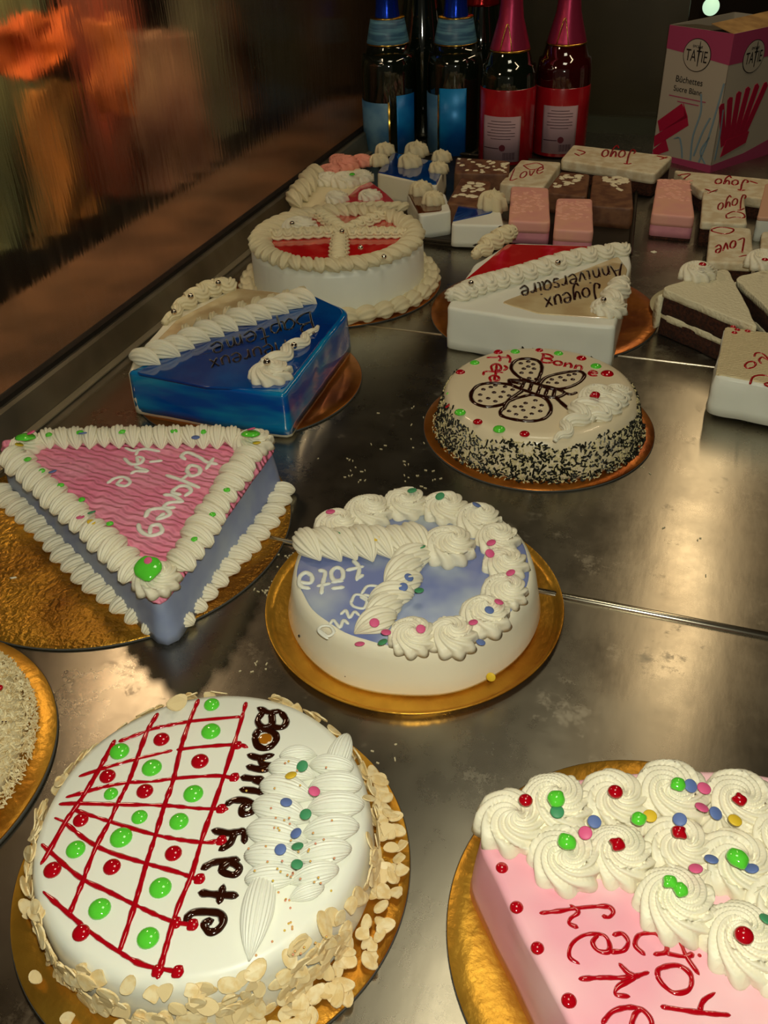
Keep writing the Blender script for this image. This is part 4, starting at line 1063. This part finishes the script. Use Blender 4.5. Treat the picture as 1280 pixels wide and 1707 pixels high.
# strawberry-lettered big slice on the right
s = slice_box('large white slice with combed cream top and red Joyo writing at the right edge', [(1208, 545), (1335, 562), (1345, 655), (1190, 626)], .042, CREAM_W, z0=.006, wob=.002)
CMB = mat('combed_cream', S((226, 206, 160)), .5); nt = CMB.node_tree; tc = nt.nodes.new('ShaderNodeTexCoord'); wv = nt.nodes.new('ShaderNodeTexWave'); wv.bands_direction = 'Y'
wv.inputs['Scale'].default_value = 110; wv.inputs['Distortion'].default_value = 3; bp = nt.nodes.new('ShaderNodeBump'); bp.inputs['Strength'].default_value = .8; bp.inputs['Distance'].default_value = .0015
nt.links.new(tc.outputs['Object'], wv.inputs['Vector']); nt.links.new(wv.outputs['Fac'], bp.inputs['Height']); nt.links.new(bp.outputs[0], nt.nodes['Principled BSDF'].inputs['Normal'])
P = [s.L(x, y, s.h) for x, y in [(1209, 546), (1333, 563), (1343, 652), (1192, 624)]]
s.part('combed_top', prism(round_poly(P, .003), .038, .0432, .001, 0, .004, .0005, 2), CMB)
s.part('card', prism(inset(ccw([Vector((p.x, p.y)) for p in round_poly(P, .003)]), .010), -.006, .001, .0002, 0, .01, 0, 1), mat('dark_card', S((60, 50, 30)), .6), label='dark card under the slice')
s.strokes('lettering', write_px('Joyo', (1305, 585), (1235, 610), (-5, -34))[:0]+write_px('oyo', (1238, 608), (1300, 580), (14, 18))+[[(1250, 640), (1256, 628), (1275, 626), (1295, 634), (1275, 640), (1290, 648)]], s.h+.001, .0014, MGEL, n=5, label='red gel writing')
for x, y in ((1222, 545), (1229, 550), (1224, 555), (1246, 552)): gel(s, 'r', x, y, s.h+.001, 5)

# cake wedges on paper plates
PAPER = mat('cream_paper', S((196, 184, 146)), .7)
CRW = mat('crumbly_cream', S((226, 216, 182)), .6, bump=.9, bscale=260, bdist=.002)


def wedge(label, tri, h, plate_c, plate_r, rz, pl_label):
    pc = at(*plate_c, 0)
    c0 = Cake('paper_plate', (pc.x, pc.y), pl_label, 'plate')
    c0.part('plate', lathe([(plate_r*.7, 0), (plate_r*.72, .001), (plate_r, .006), (plate_r*.99, .0068), (plate_r*.7, .002), (.005, .002)], 90), PAPER)
    cs = [at(x, y, h+.002) for x, y in tri]; ctr = sum(cs, Vector())/3
    c = Cake('cake_wedge', (ctr.x, ctr.y), label, 'cake slice', 'chocolate cake wedges', .002)
    P = [q-c.o for q in cs]
    for nm, a, b_, mm, ins in (('lower_sponge', 0, .38, CHOCS, .0012), ('cream_filling', .34, .48, CRW, .0004), ('upper_sponge', .46, .88, CHOCS, .0012), ('cream_top', .84, 1.0, CRW, -.0006)):
        c.part(nm, prism(inset(ccw([Vector((p.x, p.y)) for p in round_poly(P, [.012, .012, .004])]), ins), h*a, h*b_, .0015, 0, .003, .0014, 2, seed=a*10), mm)
    # cream on the rounded back
    bk = [P[0], P[0].lerp(P[1], .5)*1.08, P[1]]
    c.part('cream_back', sweep([(p.x, p.y, h*.45) for p in catmull([Vector((q.x, q.y, 0)) for q in bk], 8)], .005, 12, flat=4.2), CRW)
    c.put('rosette', ROS[1], *rz, h+.002, 30, CREAM, rot=1, zs=.9)
    return c


c = wedge('chocolate cake wedge with white cream, rosette and red drop, standing fully in view', [(1100, 480), (1212, 446), (1262, 545)], .054, (1180, 520), .070, (1162, 460), 'pale paper plate under the fully visible chocolate wedge')
gel(c, 'r', 1171, 441, .074, 6, 1)
c = wedge('second chocolate cake wedge cut by the right edge behind the first', [(1225, 462), (1320, 440), (1330, 560)], .050, (1345, 520), .060, (1272, 440), 'pale paper plate at the right edge under the second wedge')
gel(c, 'r', 1275, 433, .070, 5, 1)

# ================================================================ bottles
GLD = mat('dark_bottle_glass', S((14, 22, 14)), .06, coat=1, spec=.8)
GLR = mat('dark_red_bottle_glass', S((52, 6, 6)), .06, coat=1, spec=.8)


def foil(name, c, r=.22): return mat(name, S(c), r, .75, bump=.4, bscale=120)


GILT = mat('gilt_line', S((214, 170, 70)), .25, 1)


def text_mesh(s, size, ext=.0002, align='CENTER'):
    cu = bpy.data.curves.new('t', 'FONT'); cu.body = s; cu.size = size; cu.align_x = align; cu.align_y = 'CENTER'; cu.extrude = ext
    o = bpy.data.objects.new('t', cu); COL.objects.link(o); dg = bpy.context.evaluated_depsgraph_get()
    m = bpy.data.meshes.new_from_object(o.evaluated_get(dg)); bpy.data.objects.remove(o); bpy.data.curves.remove(cu); return m


def curved_patch(R, a0, a1, z0, z1, th=.0006, n=16):
    v = []; f = []
    for r in (R, R+th):
        for i in range(n+1):
            a = a0+(a1-a0)*i/n
            for z in (z0, z1): v.append((r*math.cos(a), r*math.sin(a), z))
    m = 2*(n+1)
    for i in range(n):
        a = 2*i; f.append((m+a, m+a+2, m+a+3, m+a+1)); f.append((a, a+1, a+3, a+2)); f.append((a+1, m+a+1, m+a+3, a+3)); f.append((a, a+2, m+a+2, m+a))
    f.append((0, m, m+1, 1)); f.append((m-2, m-1, 2*m-1, 2*m-2))
    return v, f


def bottle(label, base, r, zs, glass, foilm, kind, group, face=-PI/2, mid=None, seed=0):
    """zs: shoulder-neck heights: body top, foil bottom, neck, top"""
    p = at(*base, 0); d = Vector((p.x, p.y, 0)).normalized()*r
    c = Cake('bottle', (p.x+d.x, p.y+d.y), label, 'bottle', group)
    zb, zf, zn, zt = zs
    rn = r*.36
    c.part('bottle_body', lathe([(r*.86, 0), (r*.97, .004), (r, .012), (r, zb), (r*.985, zb+.012), (r*.93, zb+.03), (r*.82, zb+(zf-zb)*.62), (r*.70, zf), (rn*1.15, zn), (rn, zn+.02), (rn*.95, zt-.004), (rn*.8, zt-.008)], 64), glass)
    ft = [(r*.715, zf), (r*.70, zf+.004), (rn*1.22, zn), (rn*1.08, zn+.02), (rn*1.05, zt-.012), (rn*1.16, zt-.010), (rn*1.16, zt-.002), (rn*.9, zt)]
    fo = c.part('foil_cap', lathe(ft, 56, .03), foilm)
    return c, r


def blue_bottle(label, base, r, zs, lab_a, lab2_a, z1):
    c, r = bottle(label, base, r, zs, GLD, foil('blue_foil', (20, 60, 190)), 'blue', 'blue foiled bottles')
    zb, zf, zn, zt = zs
    cm = mat('pale_blue_collar', S((98, 150, 170)), .4, col2=S((60, 100, 130)), nscale=90, stretch=(.2, .2, 3))
    col_ = c.part('collar', lathe([(r*.745, zf-.004), (r*.76, zf-.002), (r*.60, zf+.036), (r*.57, zf+.037)], 56), cm, label='pale blue paper collar')
    for z, q in ((zf-.003, .765), (zf+.037, .60)):
        g = c.part('gilt_ring', lathe([(r*q, z-.0012), (r*q+.001, z), (r*q, z+.0012)], 48), GILT, parent=col_)
    sl = c.part('body_label', curved_patch(r, lab_a[0], lab_a[1], .004, z1), mat('metallic_blue_label', S((24, 140, 210)), .35, .15, col2=S((10, 96, 176)), nscale=12), label='shiny blue label')
    s2 = c.part('body_label', curved_patch(r+.0003, lab2_a[0], lab2_a[1], .004, z1-.012), mat('blue_grey_label', S((108, 150, 176)), .45, col2=S((70, 118, 156)), nscale=20), label='pale blue label')
    c.part('gilt_edge', curved_patch(r+.0009, lab2_a[1]-.01, lab2_a[1]+.05, .004, z1-.010), GILT, parent=s2)
    return c


def pink_bottle(label, base, r, zs, z1, z2, a0, a1, glass, txt):
    c, r = bottle(label, base, r, zs, glass, foil('rose_foil', (186, 58, 96), .4), 'pink', 'pink foiled bottles')
    zb, zf, zn, zt = zs
    sl = c.part('red_sleeve', lathe([(r, .004), (r+.0006, .005), (r+.0006, z1-.002), (r, z1)], 64), mat('red_sleeve', S((172, 20, 32)), .25, coat=.6, col2=S((140, 10, 24)), nscale=14), label='glossy red sleeve label')
    lb = c.part('back_label', curved_patch(r+.0008, a0, a1, .01, z2), mat('rose_grey_paper', S((172, 142, 150)), .6), label='pale label with fine print')
    am = (a0+a1)/2; DK = mat('dark_print', S((60, 30, 40)), .6); b = MB()
    for k in range(7):
        zz = z2-.008-k*.0048; u = .85 if k % 3 else .6
        b.add(*curved_patch(r+.0015, am-(a1-a0)*.42*u, am+(a1-a0)*.42*u, zz, zz+.0009, .0002, 8))
    for k in range(13): b.add(*curved_patch(r+.0015, a1-.62+k*.035, a1-.62+k*.035+(.02 if k % 3 else .012), .014, .026, .0002, 2))
    b.add(*curved_patch(r+.0015, a0+.08, am-.05, .032, .0335, .0002, 6))
    c.part('fine_print', b, DK, False, parent=lb, kind='stuff')
    ca = am+.08; q = [(math.cos(ca)*(r+.0017)+(-math.sin(ca))*.0055*math.cos(t), math.sin(ca)*(r+.0017)+math.cos(ca)*.0055*math.cos(t), .034+.0055*math.sin(t)) for t in [2*PI*k/20 for k in range(20)]]
    q2 = [(x+math.cos(ca)*.0004, y+math.sin(ca)*.0004, z) for x, y, z in q]
    c.part('round_seal', (q+q2, [tuple(range(20)), tuple(range(20, 40))]+[(k, (k+1) % 20, 20+(k+1) % 20, 20+k) for k in range(20)]), mat('maroon_seal', S((90, 14, 30)), .5), False, parent=lb)
    # twisted gilt wire loop over the foil
    a = face_cam(c); pts = []
    for k in range(13):
        t = k/12; aa = a-.75+.6*t+.25; rr_ = r*(.72-.16*math.sin(PI*t)*.95); pts.append((rr_*math.cos(aa), rr_*math.sin(aa), zf+.002+.040*math.sin(PI*t)))
    c.part('gilt_wire', sweep(pts, .0009, 6), GILT)
    c.part('gilt_ring', lathe([(r*.722, zf-.001), (r*.735, zf+.0005), (r*.722, zf+.002)], 48, .03), GILT)
    return c


def face_cam(c): return math.atan2(-c.o.y, -c.o.x)


A0 = math.atan2(-1.7, .4)
blue_bottle('blue foiled dark bottle standing nearest the glass', (652, 262), .050, (.140, .187, .224, .32), (A0+.35, A0+1.2), (A0-1.5, A0+.05), .105)
blue_bottle('blue foiled dark bottle with a bright blue label, next to the pink ones', (757, 264), .050, (.140, .187, .224, .32), (A0-.55, A0+.45), (A0-1.6, A0-.6), .118)
cq = pink_bottle('pink foiled bottle with almost black glass above a bright red sleeve', (841, 280), .0478, (.130, .182, .23, .32), .127, .085, A0-.95, A0+.5, GLD, 1)
cq = pink_bottle('pink foiled bottle with dark red glass, rightmost of the row', (929, 266), .0478, (.130, .182, .23, .32), .118, .090, A0-.75, A0+.55, GLR, 1)
# two more standing behind
c, r = bottle('dark bottle with a gold cap behind the two blue foiled ones', (705, 232), .048, (.150, .245, .30, .40), GLD, foil('gold_foil_cap', (200, 160, 60)), 'x', 'dark bottles behind the front row')
c, r = bottle('black bottle with a red cap behind the second blue foiled one', (797, 232), .046, (.150, .225, .30, .38), GLD, foil('red_foil_cap', (150, 24, 24)), 'x', 'dark bottles behind the front row')

# ================================================================ sugar sticks carton
pn = at(1183, 288, 0); pl = at(1086, 262, 0); pr_ = at(1300, 248, 0)
u = (pl-pn); wl = u.length; u.normalize(); v_ = Vector((-u.y, u.x, 0)); v_ = v_ if v_.dot(pr_-pn) > 0 else -v_
wr = .17; hb = .212
c = Cake('sugar_carton', (pn.x, pn.y), 'white and magenta carton of sugar sticks standing open at the back right', 'carton')
BW = mat('carton_white', S((176, 166, 150)), .5); MG = mat('magenta_print', S((166, 62, 100)), .5); MGD = mat('deep_magenta_print', S((170, 16, 58)), .5); INK = mat('black_print', S((22, 18, 18)), .6); BLUEP = mat('pale_blue_print', S((120, 144, 158)), .6)
TAN = mat('raw_cardboard', S((168, 132, 78)), .8, col2=S((140, 106, 60)), nscale=30)


def quadslab(o, a, b_, h0, h1, t):
    """upright slab from o along a, thickness t along b_"""
    q = []
    for k in (0, t):
        for z in (h0, h1):
            for e in (0, 1): q.append(o+a*e+b_*k+Vector((0, 0, z)))
    return q, [(0, 1, 3, 2), (4, 6, 7, 5), (0, 4, 5, 1), (2, 3, 7, 6), (0, 2, 6, 4), (1, 5, 7, 3)]


Z0 = Vector((0, 0, 0)); b = MB()
b.add(*quadslab(Z0, u*wl, v_, 0, hb, .001)); b.add(*quadslab(Z0+v_*(wr-.001), u*wl, v_, 0, hb, .001)); b.add(*quadslab(Z0, v_*wr, u, 0, hb, .001)); b.add(*quadslab(Z0+u*(wl-.001), v_*wr, u, 0, hb, .001))
b.add(*quadslab(Z0, u*wl, v_, .001, .002, wr))
c.part('carton_body', b, BW, False)
# flaps: small dark one folded in on the left face, long tan one leaning out
q = [Vector((0, 0, hb)), u*wl+Vector((0, 0, hb)), u*wl*.9+v_*.055+Vector((0, 0, hb-.004)), u*wl*.12+v_*.055+Vector((0, 0, hb-.004))]
c.part('flap', (q+[p-Vector((0, 0, .001)) for p in q], [(0, 1, 2, 3), (7, 6, 5, 4), (0, 4, 5, 1), (1, 5, 6, 2), (2, 6, 7, 3), (3, 7, 4, 0)]), mat('grey_cardboard', S((70, 62, 46)), .8), False, label='grey inner flap')
q = [u*.001+Vector((0, 0, hb)), v_*wr+Vector((0, 0, hb)), v_*wr+u*.045+Vector((0, 0, hb+.012)), u*.045+Vector((0, 0, hb+.010))]
c.part('flap', (q+[p-Vector((0, 0, .001)) for p in q], [(0, 1, 2, 3), (7, 6, 5, 4), (0, 4, 5, 1), (1, 5, 6, 2), (2, 6, 7, 3), (3, 7, 4, 0)]), TAN, False, label='raw brown cardboard flap')


def face_pt(side, s_, z, e=.0006):
    """side 0: left face (s_ runs from the near corner to the left), 1: right face"""
    return (u*(s_*wl)-v_*e if side == 0 else v_*(s_*wr)-u*e)+Vector((0, 0, z))


def decal(name, side, pts, m, e=.0006, label=None, holes=None):
    a = [face_pt(side, p[0], p[1], e) for p in pts]; n = len(a); a += [face_pt(side, p[0], p[1], .0001) for p in pts]
    return c.part(name, (a, [tuple(range(n)), tuple(range(2*n-1, n-1, -1))]+[(k, (k+1) % n, n+(k+1) % n, n+k) for k in range(n)]), m, False, label=label)


decal('print_band', 0, [(0, hb-.045), (.45, hb-.040), (1, hb-.035), (1, hb), (0, hb)], MG, .0004); decal('print_band', 1, [(0, hb-.045), (1, hb-.045), (1, hb), (0, hb)], MG, .0004)
decal('print_band', 0, [(0, 0), (1, 0), (1, .008), (0, .012)], MG, .0004); decal('print_band', 1, [(0, 0), (1, 0), (1, .03), (.5, .016), (0, .012)], MG, .0004)
for side, cs, cz in ((0, .5, hb-.038), (1, .36, hb-.040)):
    wd = wl if side == 0 else wr
    for nm, rx, rz_, mm, e in (('oval_badge', .0275, .0275, INK, .0008), ('oval_badge', .0262, .0262, BW, .0011)):
        if nm: decal(nm, side, [(cs+(rx*1.0)/wd*math.cos(t), cz+rz_*.9*math.sin(t)) for t in [2*PI*k/40 for k in range(40)]], mm, e)
    for s_, size, dz, mm, stretch in (('TATIE', .0165, -.002, INK, 1.5), ('ÉPICERIE', .0052, .0125, INK, 1.0)):
        tm = text_mesh(s_, size); R = Matrix.Identity(3)
        ex = -u if side == 0 else v_; en = -v_ if side == 0 else -u
        if ex.cross(Vector((0, 0, 1))).dot(en) < 0: pass
        for vv in tm.vertices:
            x, y, z = vv.co; y *= stretch; vv.co = face_pt(side, cs, cz+dz, .0014)+ex*x+Vector((0, 0, y))+en*(z*.5)
        tm.name = 'printed_word'; tag(link('printed_word', tm, INK, c.root), label='word '+s_)
    decal('tower_mark', side, [(cs+(x if side == 0 else -x)*-.001/wd*1.0, cz+z*.001) for x, z in ((3.5, -16), (4.6, -16), (5.6, 10), (7, 12), (4.5, 13), (4.6, 18), (4, 22), (3.4, 18), (3.5, 13), (1, 12), (2.6, 10))], INK, .0017)
for s_, size, z in (('Bûchettes', .0140, hb-.078), ('Sucre Blanc', .0125, hb-.093)):
    tm = text_mesh(s_, size)
    for vv in tm.vertices:
        x, y, zz = vv.co; vv.co = face_pt(0, .56, z, .0007)-u*x+Vector((0, 0, y))-v_*(zz*.5)
    tm.name = 'printed_word'; tag(link('printed_word', tm, INK, c.root), label='words '+s_)
for k, (z, w0, w1) in enumerate(((hb-.106, .25, .85), (hb-.113, .35, .7))): decal('small_print', 0, [(w0, z), (w1, z), (w1, z+.0015), (w0, z+.0015)], MG, .0006)
# pictured sugar sticks and cane stalks
for pts in ([(.98, .062), (.62, .098), (.50, .078), (.92, .045)], [(.60, .1), (.50, .080), (.46, .066), (.98, .018), (1, .036), (.55, .080)], [(1, .012), (.80, .036), (.72, .018), (.95, .004)]): decal('printed_stick', 0, pts, MGD, .0007)
for k in range(6):
    a = .30+k*.24; s0 = .14+k*.055; L_ = .072+.004*k
    p0 = (s0, .040); d_ = (math.cos(PI/2+.35-k*.16), math.sin(PI/2+.35-k*.16)); n_ = (-d_[1], d_[0])
    q = [(p0[0]+(d_[0]*t*L_+n_[0]*w_*.0065)/wr, p0[1]+d_[1]*t*L_+n_[1]*w_*.0065) for t, w_ in ((0, -1), (1, -1), (1.04, .2), (1, 1), (0, 1))]
    decal('printed_stick', 1, q, MGD, .0007+.0001*k)
decal('printed_stick', 1, [(.12, .022), (.5, .034), (.52, .052), (.16, .048)], MGD, .0015)
for side, ln in ((0, [(.34, .012), (.36, .05), (.30, .09), (.34, .118)]), (0, [(.48, .012), (.52, .03), (.58, .044), (.66, .040)]), (0, [(.2, .012), (.12, .05), (.06, .10), (.02, .14)]), (0, [(.30, .02), (.22, .06), (.14, .085)]), (0, [(.10, .012), (.20, .03), (.10, .055)]), (1, [(.04, .02), (.05, .06), (.03, .1)])):
    P = catmull([Vector((x, 0, z)) for x, z in ln], 8); wd = wl if side == 0 else wr
    decal('printed_cane', side, [(p.x-.0016/wd, p.z) for p in P]+[(p.x+.0016/wd, p.z) for p in P[::-1]], BLUEP, .0009)

# ================================================================ far lamp, crumbs
pb = aty(1185, 11, 2.3)
o = link('small_lamp', mesh('small_lamp', *lathe([(.0175*math.sin(PI*(i+.01)/16.02), -.0175*math.cos(PI*(i+.01)/16.02)) for i in range(17)], 24)), mat('lamp_glow', S((190, 230, 190)), .5, emis=((.55, .8, .55, 1), 1.0)), None, pb)
cord = link('lamp_cord', mesh('lamp_cord', *sweep([(0, 0, .016), (0, 0, 1.6-pb.z)], .0015, 6)), BLACKG, o)
tag(o, 'small greenish white lamp glowing in the dark above the sugar carton', 'lamp')
rnd = random.Random(9); b = MB()
spots = [(470, 900, 40, 26), (590, 800, 60, 14), (700, 700, 60, 10), (720, 790, 40, 14), (460, 880, 18, 22), (440, 985, 14, 10), (480, 1010, 30, 8), (1000, 760, 120, 12), (640, 1270, 60, 8), (1140, 900, 90, 4), (640, 760, 80, 10), (700, 840, 60, 8), (420, 1110, 30, 6), (490, 930, 16, 18)]
for x, y, s_, N in spots:
    for i in range(N):
        p = at(x+rnd.gauss(0, s_*.5), y+rnd.gauss(0, s_*.35), 0); a = rnd.uniform(0, PI); l_ = rnd.uniform(.0006, .0016); t_ = .0004
        d = Vector((math.cos(a), math.sin(a), 0))*l_; n_ = Vector((-math.sin(a), math.cos(a), 0))*t_
        b.add([p-d-n_, p+d-n_, p+d+n_, p-d+n_]+[q+Vector((0, 0, .0007)) for q in (p-d-n_, p+d-n_, p+d+n_, p-d+n_)], [(3, 2, 1, 0), (4, 5, 6, 7), (0, 1, 5, 4), (1, 2, 6, 5), (2, 3, 7, 6), (3, 0, 4, 7)])
tag(link('cake_crumbs', b.mesh('cake_crumbs', False), mat('pale_crumb', S((196, 184, 150)), .8)), 'pale crumbs and sugar strands scattered over the steel shelf', 'crumbs', kind='stuff')
for x, y, r, lab in ((1090, 420, 5, 'small blob of dropped cream on the steel behind the cream cake'), (24, 967, 6, 'single pale sprinkle lying on the gold foil card')):
    d = drop_mesh('cream_blob', .5, 2, .5); p = at(x, y, .0); tag(link('cream_blob', d, CREAM, None, (p.x, p.y, .0 if r == 5 else .0024), (0, 0, .5), (size_at(x, y, 0, r), size_at(x, y, 0, r)*(.9 if r == 5 else .35), size_at(x, y, 0, r)*.6)), lab, 'cream blob')
